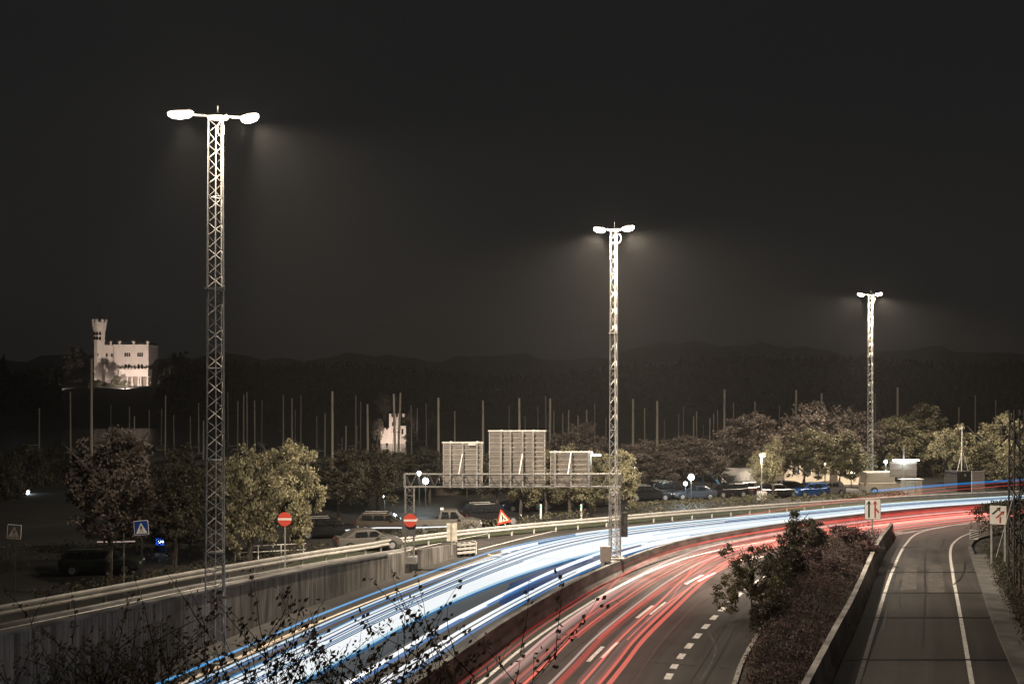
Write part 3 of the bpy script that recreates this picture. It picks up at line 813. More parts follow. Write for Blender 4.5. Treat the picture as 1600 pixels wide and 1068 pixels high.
# warning triangle, tilted, behind the guard rail
def warning_sign():
    d = 80.5; q = at(787, d, 0); z = zof(806, d)
    o = thing('warning_sign', q, math.radians(-8), 'tilted red-edged warning triangle behind the guard rail by the cars', 'road sign')
    MB().bar((.25, .05, -.1), (-.05, .05, z), .035, 8).build('pole', white_sign, o)
    M = Matrix.Translation((-.1, 0, z)) @ Matrix.Rotation(math.radians(-14), 4, 'Y')
    def mk(b, name, m, par):
        b.v = [tuple(M @ Vector(v)) for v in b.v]; return b.build(name, m, par)
    b = MB(); b.prism(tri(1.25, 1.15, 0), -.02, 0); p = mk(b, 'red_border', red_sign, o)
    b = MB(); b.prism(tri(.82, .75, -.04), -.027, -.021); mk(b, 'field', yellow_sign, p)
    b = MB(); disc(b, .06, -.028, .08, t=.005, n=10); b.prism([(-.06, .03), (-.1, -.32), (-.02, -.32), (.05, .03)], -.033, -.028)
    b.prism([(.04, -.05), (.2, -.3), (.15, -.33), (0, -.12)], -.033, -.028); b.prism([(.08, -.33), (.26, -.33), (.17, -.2)], -.033, -.028)
    mk(b, 'digging_figure', black, p)
warning_sign()
# small sign seen from behind
q = on(706, 866, .1); q = at(706, 66.8, 0)
o = thing('road_sign', q, 0, 'cream rectangular sign seen from behind at the tip of the retaining wall', 'road sign')
z0_, z1_ = zof(845, 66.8), zof(817, 66.8)
MB().box(-.34, -.03, .03, .06, z0_, z1_).box(.03, .34, .03, .06, z0_, z1_).build('plate', mat('cream_plate', (.62, .58, .48)), o)
MB().box(-.035, .035, -.01, .029, z0_ - .9, z1_ - .05).build('pole', steel, o)
# striped delineator
dl = on(1522, 842, .0); o = thing('hazard_marker', at(1522, 74, 0), 0, 'low black and white striped hazard marker at the ramp kerb', 'marker post')
MB().box(-.3, .3, -.02, .02, .25, .95).build('plate', white_sign, o); b = MB()
for k in range(4): b.prism([(-.3, .27 + .17*k), (-.3, .35 + .17*k), (.3, min(.95, .53 + .17*k)), (.3, min(.94, .45 + .17*k))], -.03, -.022)
b.build('stripes', black, o); MB().bar((0, .04, 0), (0, .04, .9), .04, 6).build('pole', steel_dark, o)

# ------------------------------------------------------------------ vegetation
def leaf_cloud(b, centers, per, spread, size, mi=0, rnd=random):
    for c in centers:
        cx, cy, cz = c
        for _ in range(per):
            x = cx + rnd.gauss(0, spread); y = cy + rnd.gauss(0, spread); z = cz + rnd.gauss(0, spread * .8)
            n = Vector((rnd.gauss(0, 1), rnd.gauss(0, 1), rnd.gauss(.4, 1))).normalized()
            u = n.orthogonal().normalized(); w_ = n.cross(u); a = rnd.random() * 6.28
            u, w_ = u * math.cos(a) + w_ * math.sin(a), w_ * math.cos(a) - u * math.sin(a)
            s = size * rnd.uniform(.6, 1.25); p = Vector((x, y, z))
            b.poly([p - u*s, p + w_*s*.55 - u*s*.1, p + u*s, p - w_*s*.55 - u*s*.1], mi)
CROWN = {}
def crown_mesh(shape, variant, m):
    key = (shape, variant, m.name)
    if key in CROWN: return CROWN[key]
    r = random.Random(100 * variant + len(shape)); b = MB(); cs = []
    if shape == 'broad':
        lobes = []
        for k in range(19):
            a = k * 2.399 + r.uniform(-.4, .4); zz = -.72 + 1.42 * k / 18; q = math.sqrt(max(.05, 1 - zz*zz)) * r.uniform(.45, .72)
            lobes.append((q * math.cos(a), q * math.sin(a), zz * .86 + r.uniform(-.08, .08), r.uniform(.20, .36)))
        lobes += [(0, 0, .45, .34), (0, 0, -.1, .36), (.1, .1, .78, .2)]
        n = 230
    elif shape == 'slim':
        lobes = [(r.uniform(-.25, .25), r.uniform(-.25, .25), -.8 + 1.6 * k / 8, .5 * (1 - .72 * abs(k / 8 - .35))) for k in range(9)]; n = 120
    elif shape == 'cone':
        lobes = [(0, 0, -.9 + 1.8 * k / 9, .62 * (1 - k / 10.5)) for k in range(10)]; n = 120
    else:                                    # airy, upright shoots
        lobes = [(r.uniform(-.6, .6), r.uniform(-.6, .6), r.uniform(-.7, .4), r.uniform(.2, .4)) for _ in range(12)]
        lobes += [(x + r.uniform(-.1, .1), y, .35 + r.uniform(0, .55), .13) for x, y, z, q in lobes[:7]]; n = 130
    tot = sum(l[3]**2 for l in lobes)
    for lx, ly, lz, lr in lobes:
        for _ in range(max(3, int(n * lr*lr / tot))):
            v = Vector((r.gauss(0, 1), r.gauss(0, 1), r.gauss(0.15, 1))).normalized() * lr * r.uniform(.62, 1.02)
            cs.append((lx + v.x, ly + v.y, lz + v.z))
    leaf_cloud(b, cs, 52, .056 if shape != 'slim' else .075, .040 if shape != 'airy' else .036, rnd=r)
    me = b.build('crown', m); CROWN[key] = me.data; bpy.data.objects.remove(me)
    return CROWN[key]
TRUNK = {}
def trunk_mesh(variant):
    if variant in TRUNK: return TRUNK[variant]
    r = random.Random(variant + 55); b = MB()
    b.tube([(0, 0, -.15), (.02, .01, .18), (-.02, .02, .4), (.03, 0, .62), (.0, .0, .9)], [.036, .028, .024, .018, .006], 8)
    for k in range(7):
        a = k * 2.4 + r.random(); z = .3 + .07 * k; l_ = r.uniform(.2, .34)
        b.tube([(0, 0, z), (math.cos(a)*l_*.5, math.sin(a)*l_*.5, z + .10), (math.cos(a)*l_, math.sin(a)*l_, z + .24)], [.015, .010, .003], 5)
    me = b.build('trunk', bark); TRUNK[variant] = me.data; bpy.data.objects.remove(me)
    return TRUNK[variant]
TREES_GROUP = 'trees round the parking lot'
tcount = 0
def tree(px, ytop, half, d, shape, m, label, zg=0.0, ybot=None, name='tree', group=TREES_GROUP, deep=1.0, variant=None):
    global tcount
    tcount += 1
    p = at(px, d, zg); zt = zof(ytop, d); hgt = zt - zg
    zbot = zof(ybot, d) - zg if ybot else hgt * .22
    o = thing(name, p, 0, label, 'tree', group); v = tcount % 3 if variant is None else variant
    c = bpy.data.objects.new('crown', crown_mesh(shape, v, m)); COL.objects.link(c); c.parent = o
    r_ = half * d / F * 1.22
    c.location = (0, 0, (hgt + zbot) / 2); c.scale = (r_ * 1.05, r_ * deep, (hgt - zbot) / 2 * 1.02); c.rotation_euler = (0, 0, tcount * 1.7)
    if deep != 1.0: c.rotation_euler = (0, 0, 0)
    t = bpy.data.objects.new('trunk', trunk_mesh(v)); COL.objects.link(t); t.parent = o
    t.scale = (hgt * .85, hgt * .85, hgt); t.rotation_euler = (0, 0, tcount)
    return o
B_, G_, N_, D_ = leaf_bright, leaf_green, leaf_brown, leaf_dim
for a in [
    (40, 690, 46, 118, 'broad', D_, 'dark tree around the lone lamp at far left'),  # first three trees added to blacken the grey gap at far left
    (95, 700, 40, 126, 'broad', D_, 'dark tree between the lone lamp and the dim reddish tree'),
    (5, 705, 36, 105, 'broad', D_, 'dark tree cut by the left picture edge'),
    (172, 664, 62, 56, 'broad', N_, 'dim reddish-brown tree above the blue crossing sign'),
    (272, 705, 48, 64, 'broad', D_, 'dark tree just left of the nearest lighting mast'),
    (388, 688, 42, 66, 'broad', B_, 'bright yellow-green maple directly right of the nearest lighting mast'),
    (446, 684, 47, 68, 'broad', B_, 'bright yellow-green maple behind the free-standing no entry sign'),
    (530, 705, 44, 82, 'broad', D_, 'dark tree over the silver saloon, right of the maples'),
    (592, 690, 40, 90, 'broad', D_, 'dark tree left of the sign gantry post'),
    (672, 700, 36, 100, 'broad', D_, 'dark tree behind the left end of the gantry beam'),
    (500, 735, 30, 92, 'broad', D_, 'low dark tree peeping out right of the maples'),
    (555, 725, 34, 98, 'broad', D_, 'low dark tree between the two dark trees left of the gantry'),
    (632, 705, 34, 104, 'broad', D_, 'dark tree right behind the left gantry post'),
    (730, 735, 34, 106, 'broad', D_, 'low dark tree behind the first sign panel and the shed'),
    (330, 715, 34, 74, 'broad', D_, 'dark tree seen through the nearest lighting mast'),
    (215, 760, 34, 70, 'broad', D_, 'low dark tree behind the blue crossing sign'),
    (776, 712, 36, 92, 'broad', D_, 'dim tree behind the warning triangle, under the tallest sign panel'),
    (812, 700, 34, 89.5, 'broad', G_, 'leafy green tree showing below the tallest sign panel'),
    (852, 700, 32, 89.5, 'broad', G_, 'leafy green tree over the red car'),
    (890, 698, 30, 90, 'broad', G_, 'leafy green tree between the red and the white hatchback'),
    (928, 698, 32, 90.5, 'broad', G_, 'leafy green tree over the white hatchback'),
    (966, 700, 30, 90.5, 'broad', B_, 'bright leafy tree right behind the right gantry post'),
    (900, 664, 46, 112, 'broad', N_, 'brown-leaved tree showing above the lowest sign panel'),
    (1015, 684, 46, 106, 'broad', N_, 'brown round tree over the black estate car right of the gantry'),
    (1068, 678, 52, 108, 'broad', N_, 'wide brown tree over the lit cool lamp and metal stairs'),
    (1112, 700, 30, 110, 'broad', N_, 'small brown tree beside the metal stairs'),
    (985, 700, 34, 112, 'broad', N_, 'brown tree filling the gap left of the dim warm lamp'),
    (1040, 715, 40, 112, 'broad', D_, 'low dark tree behind the two brown ones right of the gantry'),
    (1225, 690, 40, 130, 'broad', N_, 'dusky low tree behind the slim bright trees'),
    (1290, 690, 40, 132, 'broad', D_, 'low dark tree close behind the beige building'),
    (1370, 690, 36, 134, 'broad', D_, 'low dark tree behind the cream van'),
    (1500, 700, 40, 132, 'broad', D_, 'low dark tree behind the equipment hut'),
    (1568, 690, 40, 116, 'airy', G_, 'dim low tree left of the lattice pylon'),
    (1180, 642, 52, 124, 'broad', N_, 'tall dark brown tree behind the round white building'),
    (1150, 668, 30, 126, 'broad', N_, 'dusky tree half hidden left of the tall dark brown tree'),
    (1207, 684, 24, 103, 'slim', B_, 'slim bright tree rising behind the lit lamp post'),
    (1183, 705, 18, 104, 'slim', B_, 'shorter slim bright tree left of the lit lamp post'),
    (1262, 633, 50, 126, 'broad', N_, 'large brown tree above the beige building, left one'),
    (1318, 630, 48, 128, 'broad', N_, 'large brown tree above the beige building, right one'),
    (1258, 668, 40, 110, 'broad', G_, 'green tree in front of the beige building above the black estate'),
    (1312, 676, 38, 109, 'broad', G_, 'green tree in front of the beige building left of the far mast'),
    (1345, 700, 22, 116, 'broad', G_, 'small green tree at the foot of the farthest lighting mast'),
    (1398, 648, 44, 130, 'broad', G_, 'dark green tree behind the board with the lit tube'),
    (1440, 635, 46, 133, 'broad', G_, 'taller dark green tree behind the pale utility cabinet'),
    (1478, 660, 34, 118, 'airy', B_, 'airy bright tree left of the thin weather mast'),
    (1537, 654, 40, 120, 'airy', B_, 'airy bright tree above the ribbed hoarding'),
    (1590, 645, 36, 110, 'airy', B_, 'dim airy tree at the right edge behind the lattice pylon'),
]: tree(*a, ybot=(792 if a[3] < 91 else 780 if a[3] < 100 else 752) if a[0] > 480 else (862 if a[0] > 330 else 858))

# low hedge behind the guard rail
def leafy_body(name, pts, half_w, h, m, label, cat, zf=None, dens=60, leaf=.10):
    b = MB(); r = random.Random(hash(name) % 1000 if False else len(pts)); cs = []
    for a, c in zip(pts, pts[1:]):
        L_ = (c - a).length; n = (c - a).normalized().cross(Vector((0, 0, 1)))
        for _ in range(int(L_ * dens / 10)):
            t = r.random(); o_ = r.uniform(-1, 1); p = a.lerp(c, t) + n * o_ * half_w
            hh = h * (1 - .35*abs(o_)**2)
            cs.append((p.x, p.y, p.z + (hh if r.random() < .55 else r.uniform(.1, hh))))
    leaf_cloud(b, cs, 9, .12, leaf, rnd=r)
    return tag(b.build(name, m), label, cat)
hedge_pts = [on(958, 800, 0) + Vector((-.5, 3.2, 0)), on(1060, 795, 0) + Vector((-.5, 3.2, 0)), on(1172, 790, 0) + Vector((0, 3.4, 0))]
leafy_body('hedge', [Vector((10.3, 89.5, 0)), Vector((18, 93.2, 0)), Vector((25.0, 97.0, 0))], .7, 1.15, leaf_green, 'low clipped hedge between the guard rail and the parked cars', 'hedge', dens=220, leaf=.09)
leafy_body('hedge', [Vector((26.6, 98.6, 0)), Vector((33, 101.6, 0)), Vector((40, 104.8, 0))], .6, .7, leaf_green, 'lower loose hedge in front of the blue and dark cars', 'hedge', dens=200, leaf=.08)
leafy_body('shrub_border', [Vector((-4.6, 77.5, 0)), Vector((-1.8, 79.6, 0)), Vector((1.4, 82.2, 0)), Vector((6.2, 86.4, 0))], .7, .9, leaf_green, 'straggly shrubs behind the guard rail below the parked cars', 'shrub', dens=90, leaf=.08)

leafy_body('hedge', [off(i, -18.3, zl(i)) for i in range(idx_at(38), idx_at(61), 3)], .6, .85, leaf_dim, 'ragged dark hedge behind the guard rail below the bright maples', 'hedge', dens=120, leaf=.07)
leafy_body('hedge', [Vector((-9.6, 73.0, 0)), Vector((-7.0, 75.3, 0)), Vector((-4.9, 77.2, 0))], .6, .8, leaf_dim, 'dark low shrubs hiding the wheels of the silver pickup', 'hedge', dens=260, leaf=.07)  # a row of loose dark shrubs, named along with the hedges
leafy_body('hedge', [Vector((-32, 62, 0)), Vector((-26, 63.5, 0)), Vector((-20, 66, 0))], .9, 1.6, leaf_dim, 'dark overgrown hedge round the glowing kiosk', 'hedge', dens=120, leaf=.08)
# planted island between motorway and on-ramp
isl_L = [off(i, 10.5, .1) for i in range(4, idx_at(67))]
isl_R = resample(BAR, len(isl_L))
b = MB(); A = []; Bq = []
nI = 30; SL = resample(isl_L, nI); SR = resample([p for p in BAR if p.y < 74], nI)
for k in range(nI):
    for c in range(9):
        t = c / 8; p = SL[k].lerp(SR[k], t); b.v.append((p.x - .3*t, p.y, .12 + (zramp_right(p.y)*t) + .5*math.sin(PI*t)))
for k in range(nI - 1):
    for c in range(8):
        q = k*9 + c; b.f.append((q, q+1, q+10, q+9)); b.m.append(0)
tag(b.build('planting_bed', soil), kind='structure')
r = random.Random(5); b = MB(); beds = [[], [], []]
for _ in range(820):                         # individual low shrubs, each its own size, density and tint
    k = r.uniform(0, nI - 1.01); t = r.uniform(.08, .95); i = int(k); f = k - i
    p = SL[i].lerp(SL[i+1], f).lerp(SR[i].lerp(SR[i+1], f), t)
    if p.y < 26: continue
    hh = (.40 + 1.35 * smooth01(p.y, 34, 64)) * r.uniform(.35, 1.3) * (math.sin(PI * min(1, max(.05, t))) ** .4); rr = r.uniform(.28, .62); sel = beds[r.choice((0, 0, 0, 1, 1, 2))]
    zb = .12 + zramp_right(p.y)*t + .5*math.sin(PI*t)
    for _q in range(r.randint(7, 15)):
        a = r.random() * 6.28; q = rr * math.sqrt(r.random()); sel.append((p.x - .3*t + q*math.cos(a), p.y + q*math.sin(a), zb + hh * (1 - .5*(q/rr)**2) * r.uniform(.55, 1.05)))
for mi, cs in enumerate(beds): leaf_cloud(b, cs, 12, .11, .044, mi, rnd=r)
tag(b.build('ground_cover_shrubs', [leaf_red, leafmat('grey_shrub_leaves', (.13, .105, .095), scale=2.5), leaf_dim]), 'dense reddish low shrubs filling the bed beside the on-ramp', 'shrubs', kind='stuff')
def P_isl(px, py, z=.5): return on(px, py, z)
isl = P_isl(1240, 930)
def shrub_tree(px, ytop, ybase, half, d, shape, m, label, zg=.4, name='shrub'):
    return tree(px, ytop, half, d, shape, m, label, zg=zg, ybot=ybase, name=name, group='taller shrubs in the planted bed')
shrub_tree(1240, 795, 940, 46, 57, 'cone', leaf_dim, 'tall dark conical shrub in the reddish bed')
shrub_tree(1268, 808, 865, 26, 62, 'broad', leaf_dim, 'small dark bush right of the tall conical shrub')
shrub_tree(1174, 852, 968, 44, 48, 'airy', leaf_green, 'thin young tree leaning over the kerb of the red carriageway', zg=.15, name='young_tree')
shrub_tree(1212, 872, 955, 28, 52, 'airy', leaf_dim, 'straggly bush between the young tree and the conical shrub')
shrub_tree(1310, 820, 885, 54, 63, 'broad', leaf_red, 'rounded reddish bush at the far end of the bed by the merge sign')

shrub_tree(1225, 838, 945, 34, 54, 'broad', leaf_dim, 'dark bush at the left foot of the tall conical shrub')
shrub_tree(1262, 850, 930, 34, 56, 'broad', leaf_red, 'reddish bush in front of the small dark bush')
shrub_tree(1290, 870, 945, 38, 54, 'broad', leaf_red, 'reddish bush close to the ramp barrier, nearer than the rounded one')
shrub_tree(1205, 930, 1010, 32, 46, 'broad', leaf_dim, 'low dark bush on the kerb right of the young tree')
shrub_tree(1255, 935, 1000, 36, 47, 'broad', leaf_red, 'lowest reddish bush in the middle of the bed')
# foreground shrubs on the slope below the camera
slope = MB(); slope.box(-8.5, 4.5, 4.6, 9.6, 5.6, 6.6)
tag(slope.build('bridge_ledge', conc_dark), kind='structure')
twig_m = mat('twig', (.03, .025, .02), rough=.9)
fl_m = leafmat('near_leaves', (.24, .19, .13), scale=8, tl=.5)
def near_shrub(px0, px1, d, shoots, label, seed, dens=1.0):
    r = random.Random(seed); x0 = at((px0 + px1) / 2, d, 6.6); o = thing('shrub', x0, 0, label, 'shrub', 'leafy shrubs in the foreground')
    tw = MB(); lv = MB(); leaves = []
    def grow(p, d_, length, rad, depth):
        n = max(3, int(length / .06)); pts = [p.copy()]; q = p.copy(); dd = d_.copy()
        for k in range(n):
            dd = (dd + Vector((r.gauss(0, .07), r.gauss(0, .07), r.gauss(.01, .04)))).normalized(); q = q + dd * (length / n); pts.append(q.copy())
            if depth < 2 and k > n*.45 and r.random() < (.22 if depth == 0 else .14):
                sd = (dd * .7 + Vector((r.gauss(0, .7), r.gauss(0, .5), r.uniform(-.1, .4)))).normalized()
                grow(q, sd, length * r.uniform(.12, .26), rad * .5, depth + 1)
            if k > n*.5 or depth > 0:
                for _ in range(r.choice((1, 1, 2, 2))): leaves.append((q + Vector((r.gauss(0, .022), r.gauss(0, .022), r.gauss(0, .022))), dd.copy()))
        tw.tube(pts, [rad * (1 - .8*k/len(pts)) for k in range(len(pts))], 5)
    for (px, py) in shoots:
        t = at(px, d + r.uniform(-.6, .6)); t.z = zof(py, t.y); base = at(r.uniform(px0, px1) * .5 + px * .5, d, 6.62)
        v = t - base; grow(base - x0, v.normalized(), v.length, .008, 0)
    for p, dd in leaves:
        n = Vector((r.gauss(0, 1), r.gauss(0, 1), r.gauss(.3, 1))).normalized(); u = n.orthogonal().normalized(); w_ = n.cross(u)
        s = r.uniform(.014, .028)
        lv.poly([p - u*s, p - u*s*.2 + w_*s*.6, p + u*s, p - u*s*.2 - w_*s*.6])
    tw.build('branches', twig_m, o); lv.build('leaves', fl_m, o)
rs = random.Random(77)
def fill(x0, x1, y0, y1, n): return [(rs.uniform(x0, x1), rs.uniform(y0, y1)) for _ in range(n)]
near_shrub(270, 470, 7.6, [(352, 945), (375, 965), (412, 922), (440, 970), (395, 990), (330, 1010), (425, 960), (460, 985)] + fill(280, 480, 990, 1060, 15), 'leafy twigs crossing the foot of the nearest lighting mast', 1)
near_shrub(480, 600, 7.2, [(545, 900), (500, 975), (525, 985), (572, 960), (535, 950), (548, 930)] + fill(470, 610, 980, 1060, 20), 'leafy shrub with the tallest upright shoot in front of the blue trails', 2)
near_shrub(590, 700, 7.0, [(622, 912), (618, 935), (606, 985), (636, 980)] + fill(585, 690, 1000, 1065, 10), 'thin shrub right of the tallest shoot in the foreground', 3)
near_shrub(0, 260, 8.2, [(104, 985), (108, 1000), (135, 1003)] + fill(0, 290, 1020, 1065, 34) + fill(80, 180, 1000, 1030, 10), 'dark shrub in the lower left corner before the retaining wall', 4)

# ------------------------------------------------------------------ parked vehicles
def loft(b, st, mi=0):
    """stations (x, z0, z1, halfwidth) -> closed rounded body along x"""
    i0 = len(b.v); n = 10
    for (x, z0, z1, w_) in st:
        h_ = z1 - z0; c = min(.12, h_*.35)
        sec = [(-w_*.92, z0), (w_*.92, z0), (w_, z0 + c), (w_*1.0, z0 + h_*.55), (w_*.96, z1 - c*.6), (w_*.86, z1), (-w_*.86, z1), (-w_*.96, z1 - c*.6), (-w_, z0 + h_*.55), (-w_, z0 + c)]
        b.v += [(x, y, z) for y, z in sec]
    for k in range(len(st) - 1):
        for j in range(n): b.f.append((i0 + k*n + j, i0 + k*n + (j+1) % n, i0 + (k+1)*n + (j+1) % n, i0 + (k+1)*n + j)); b.m.append(mi)
    b.f.append(tuple(i0 + n - 1 - j for j in range(n))); b.m.append(mi)
    b.f.append(tuple(i0 + (len(st)-1)*n + j for j in range(n))); b.m.append(mi)
STY = {
 'hatchback': dict(L=4.1, W=.87, belt=.92, roof=1.46, hood=.84, cab=(-1.95, -1.55, .35, 1.15), rear=1.0),
 'estate': dict(L=4.7, W=.90, belt=.94, roof=1.48, hood=.86, cab=(-2.25, -1.9, .35, 1.15), rear=1.0),
 'saloon': dict(L=4.6, W=.89, belt=.90, roof=1.42, hood=.84, cab=(-1.75, -1.0, .35, 1.15), rear=.96),
 'suv': dict(L=4.7, W=.95, belt=1.10, roof=1.78, hood=1.05, cab=(-2.25, -1.95, .45, 1.1), rear=1.15),
 'pickup': dict(L=5.2, W=.93, belt=1.12, roof=1.80, hood=1.08, cab=(-.75, -.6, .7, 1.35), rear=1.12),
 'van': dict(L=5.4, W=1.0, belt=1.25, roof=2.35, hood=1.15, cab=(-2.65, -2.55, 1.2, 1.9), rear=1.3),
}
PROTO = {}
def car(kind, colname, rgb, loc, rz, label, cat=None, name=None):
    key = (kind, colname)
    nm = name or {'van': 'parked_van', 'pickup': 'parked_pickup'}.get(kind, 'parked_car')
    if key in PROTO:
        o = copy_tree(PROTO[key]); o.location = loc; o.rotation_euler = (0, 0, rz); o['label'] = label; return o
    S = STY[kind]; L = S['L']; h = L/2; W = S['W']; pm = carpaint(colname, rgb)
    o = thing(nm, loc, rz, label, cat or ('van' if kind == 'van' else 'car'), 'vehicles in the parking lot'); PROTO[key] = o
    a, bq, c, d = S['cab']; belt = S['belt']
    b = MB(); loft(b, [(-h, .42, S['rear']*.82, W*.82), (-h + .12, .25, S['rear'], W*.95), (-h*.6, .2, belt, W), (c, .2, belt, W), (d, .2, belt, W), (d + (h-d)*.5, .2, S['hood'], W*.98), (h - .15, .24, S['hood']*.86, W*.92), (h, .38, S['hood']*.68, W*.78)])
    body = b.build('body', pm, o, smooth=False)
    b = MB(); loft(b, [(a, belt - .02, belt + .04, W*.88), (bq, belt - .02, S['roof'] - .03, W*.80), (bq*.4 + c*.6, belt - .02, S['roof'], W*.80), (c, belt - .02, S['roof'] - .03, W*.80), (d, belt - .02, belt + .03, W*.88)]); b.build('cabin', pm, body)
    def wy(z): return W * (.845 - .0 * z)
    yy = W * .835
    zc0, zc1 = belt + .07, S['roof'] - .12
    win = []
    if kind == 'pickup': win = [(-.55, .05), (.12, .85)]
    elif kind == 'van': win = [(.55, 1.45)]
    elif kind in ('estate', 'suv'): win = [(-1.85, -1.0), (-.93, -.1), (-.03, .75)]
    else: win = [(-1.1, -.2), (-.12, .7)]
    for s in (-1, 1):
        for (xa, xb) in win:
            g = MB(); sl = .28 if xb == win[-1][1] else 0.05
            g.prism([(xa + .04, zc0), (xb + .04, zc0), (xb - sl, zc1), (xa + .1, zc1)], s*yy - .012 + (0), s*yy + .012); g.build('window', dark_glass, o)
    def cabz(x0_, x1_, za, zb, w0, w1):
        return [(x0_, -w0, za), (x0_, w0, za), (x1_, w1, zb), (x1_, -w1, zb)]
    g = MB(); g.poly(cabz(d - .03, c + .09, belt + .07, S['roof'] - .07, W*.76, W*.70)); gv = g.v
    e = Vector((S['roof'] - belt, 0, d - c)).normalized() * .02
    gg = MB(); q0 = [Vector(v) + e for v in gv]; q1 = [Vector(v) + e*.3 for v in gv]
    gg.v = [tuple(v) for v in q0 + q1]; gg.f = [(0,1,2,3), (7,6,5,4), (0,4,5,1), (1,5,6,2), (2,6,7,3), (3,7,4,0)]; gg.m = [0]*6
    gg.build('windscreen', dark_glass, o)
    for s in (-1, 1):
        MB().box(h - .16, h - .02, s*W*.62 - .16, s*W*.62 + .16, S['hood']*.66, S['hood']*.80).build('headlight', head_lens, o)
        MB().box(-h - .012, -h + .1, s*W*.66 - .12, s*W*.66 + .12, S['rear']*.66, S['rear']*.88).build('taillight', tail_lens, o)
        MB().box(c + .1, c + .32, s*(W + .02) - .0, s*(W + .16), belt + .02, belt + .16).build('mirror', pm, o)
        for x in (h - .85, -h + .85):
            wr = .33 if kind in ('hatchback', 'saloon', 'estate') else .38
            t = MB(); t.prism([(x + wr*math.cos(2*PI*k/18), wr + wr*math.sin(2*PI*k/18)) for k in range(18)], s*W*1.015 - .11, s*W*1.015 + .11)
            tw = t.build('wheel', tyre_m, o); t = MB(); yy2 = s*(W*1.015 + .114)
            t.prism([(x + wr*.62*math.cos(2*PI*k/14), wr + wr*.62*math.sin(2*PI*k/14)) for k in range(14)], yy2 - .004, yy2 + .004); t.build('rim', rim_m, tw)
    if kind == 'pickup':
        MB().box(-h + .25, -.85, -W*.74, W*.74, belt - .035, belt + .012).build('cargo_bed', black, o)
        MB().box(-.6, -.35, -.2, .1, S['roof'] - .01, S['roof'] + .12).build('roof_lamp', white_sign, o)
    if kind in ('estate', 'suv'):
        for s in (-1, 1): MB().bar((-1.7, s*W*.66, S['roof'] + .03), (.1, s*W*.66, S['roof'] + .03), .025, 5).build('roof_rail', steel, o)
    return o
def R(a): return math.radians(a)
car('pickup', 'silver', (.13, .122, .11), at(700, 79.5, 0), R(4), 'silver double-cab pickup behind the gantry post', 'pickup')
car('suv', 'black', (.012, .012, .014), at(768, 84, 0), R(20), 'black car just right of the silver pickup')
car('estate', 'bronze', (.06, .05, .04), at(603, 80, 0), R(2), 'dark bronze estate with bright roof rails left of the gantry post')
car('estate', 'black', (.012, .012, .014), at(512, 77, 0), R(14), 'black estate between the maples and the bronze estate')
car('saloon', 'silver', (.13, .122, .11), at(575, 70.5, .1), R(22), 'silver saloon directly behind the guard rail left of the gantry')
car('hatchback', 'navy', (.008, .012, .06), at(815, 94, 0), R(200), 'dark blue hatchback behind the warning triangle')
car('hatchback', 'red', (.09, .012, .014), at(868, 95.5, 0), R(205), 'red hatchback between the tree trunks under the gantry')
car('hatchback', 'white', (.45, .43, .4), at(924, 98, 0), R(15), 'white hatchback left of the right gantry post')
car('estate', 'black', None, at(1012, 103, 0), R(12), 'black estate under the brown trees, nearest to the gantry')
car('suv', 'black', None, at(1045, 104.5, 0), R(16), 'black off-road car under the wide brown tree')
car('saloon', 'slate', (.05, .06, .08), at(1083, 104, 0), R(190), 'slate-blue saloon left of the metal stairs')
car('hatchback', 'black', (.012, .012, .014), at(1138, 106, 0), R(200), 'black hatchback at the foot of the metal stairs')
car('hatchback', 'silver', (.13, .122, .11), at(1159, 107.5, 0), R(205), 'silver hatchback against the round white building')
car('estate', 'charcoal', (.02, .02, .022), at(1236, 108, 0), R(20), 'charcoal estate right of the tall white cabinet')
car('saloon', 'charcoal', (.02, .02, .022), at(1213, 106, 0), R(18), 'charcoal saloon directly behind the lit lamp post')
car('hatchback', 'bright_blue', (.015, .07, .22), at(1264, 106.5, 0), R(200), 'bright blue hatchback before the beige building')
car('hatchback', 'grey', (.22, .21, .2), at(1291, 107.5, 0), R(205), 'grey hatchback right of the bright blue one')
car('van', 'cream', (.55, .50, .42), at(1384, 110, 0), R(8), 'cream van at the foot of the farthest lighting mast')
car('estate', 'green', (.03, .04, .035), at(160, 62, 0), R(10), 'dark car almost lost in the shadow left of the blue crossing sign')

# ------------------------------------------------------------------ buildings of the lot and street furniture
bl = at(1160, 124, 0)
wb = thing('white_building', bl, 0, 'rounded white building wall behind the silver hatchback', 'building')
b = MB(); b.lathe([(2.6, -.1), (2.6, zof(728, 124))], 40); b.build('wall', white_wall, wb, smooth=False)
b = MB(); b.lathe([(2.75, zof(728, 124) + .003), (2.75, zof(728, 124) + .2)], 40); b.build('roof', roof_m, wb)
b = MB(); b.box(1.1, 1.9, -2.62, -2.3, .9, 1.3); b.build('vent', sign_back, wb)
def block_building(name, px0, px1, ytop, d, m, label, wins, dep=7, roof=.35, door=None):
    p0, p1 = at(px0, d), at(px1, d); w_ = p1.x - p0.x; h_ = zof(ytop, d)
    o = thing(name, p0, R(4), label, 'building')
    MB().box(0, w_, 0, dep, -.1, h_).build('wall', m, o); MB().box(-.25, w_ + .25, -.25, dep + .25, h_ + .003, h_ + roof).build('roof', roof_m, o)
    for (x, z, ww, hh) in wins:
        f = MB().box(x, x + ww, -.04, -.003, z, z + hh).build('window', white_sign, o)
        MB().box(x + .06, x + ww - .06, -.055, -.042, z + .06, z + hh - .06).build('pane', dark_glass, f)
    if door: MB().box(door[0], door[0] + .95, -.05, -.003, 0, 2.05).build('door', timber, o)
    return o
block_building('beige_building', 1226, 1362, 720, 120, beige_wall, 'long low beige building with small windows behind the green trees',
               [(.9 + k*.55, 1.2, .34, .8) for k in range(2)] + [(2.6, 1.1, .6, .9), (3.6, 1.1, .6, .9), (6.9, 1.0, .5, 1.0)], door=(5.4,))
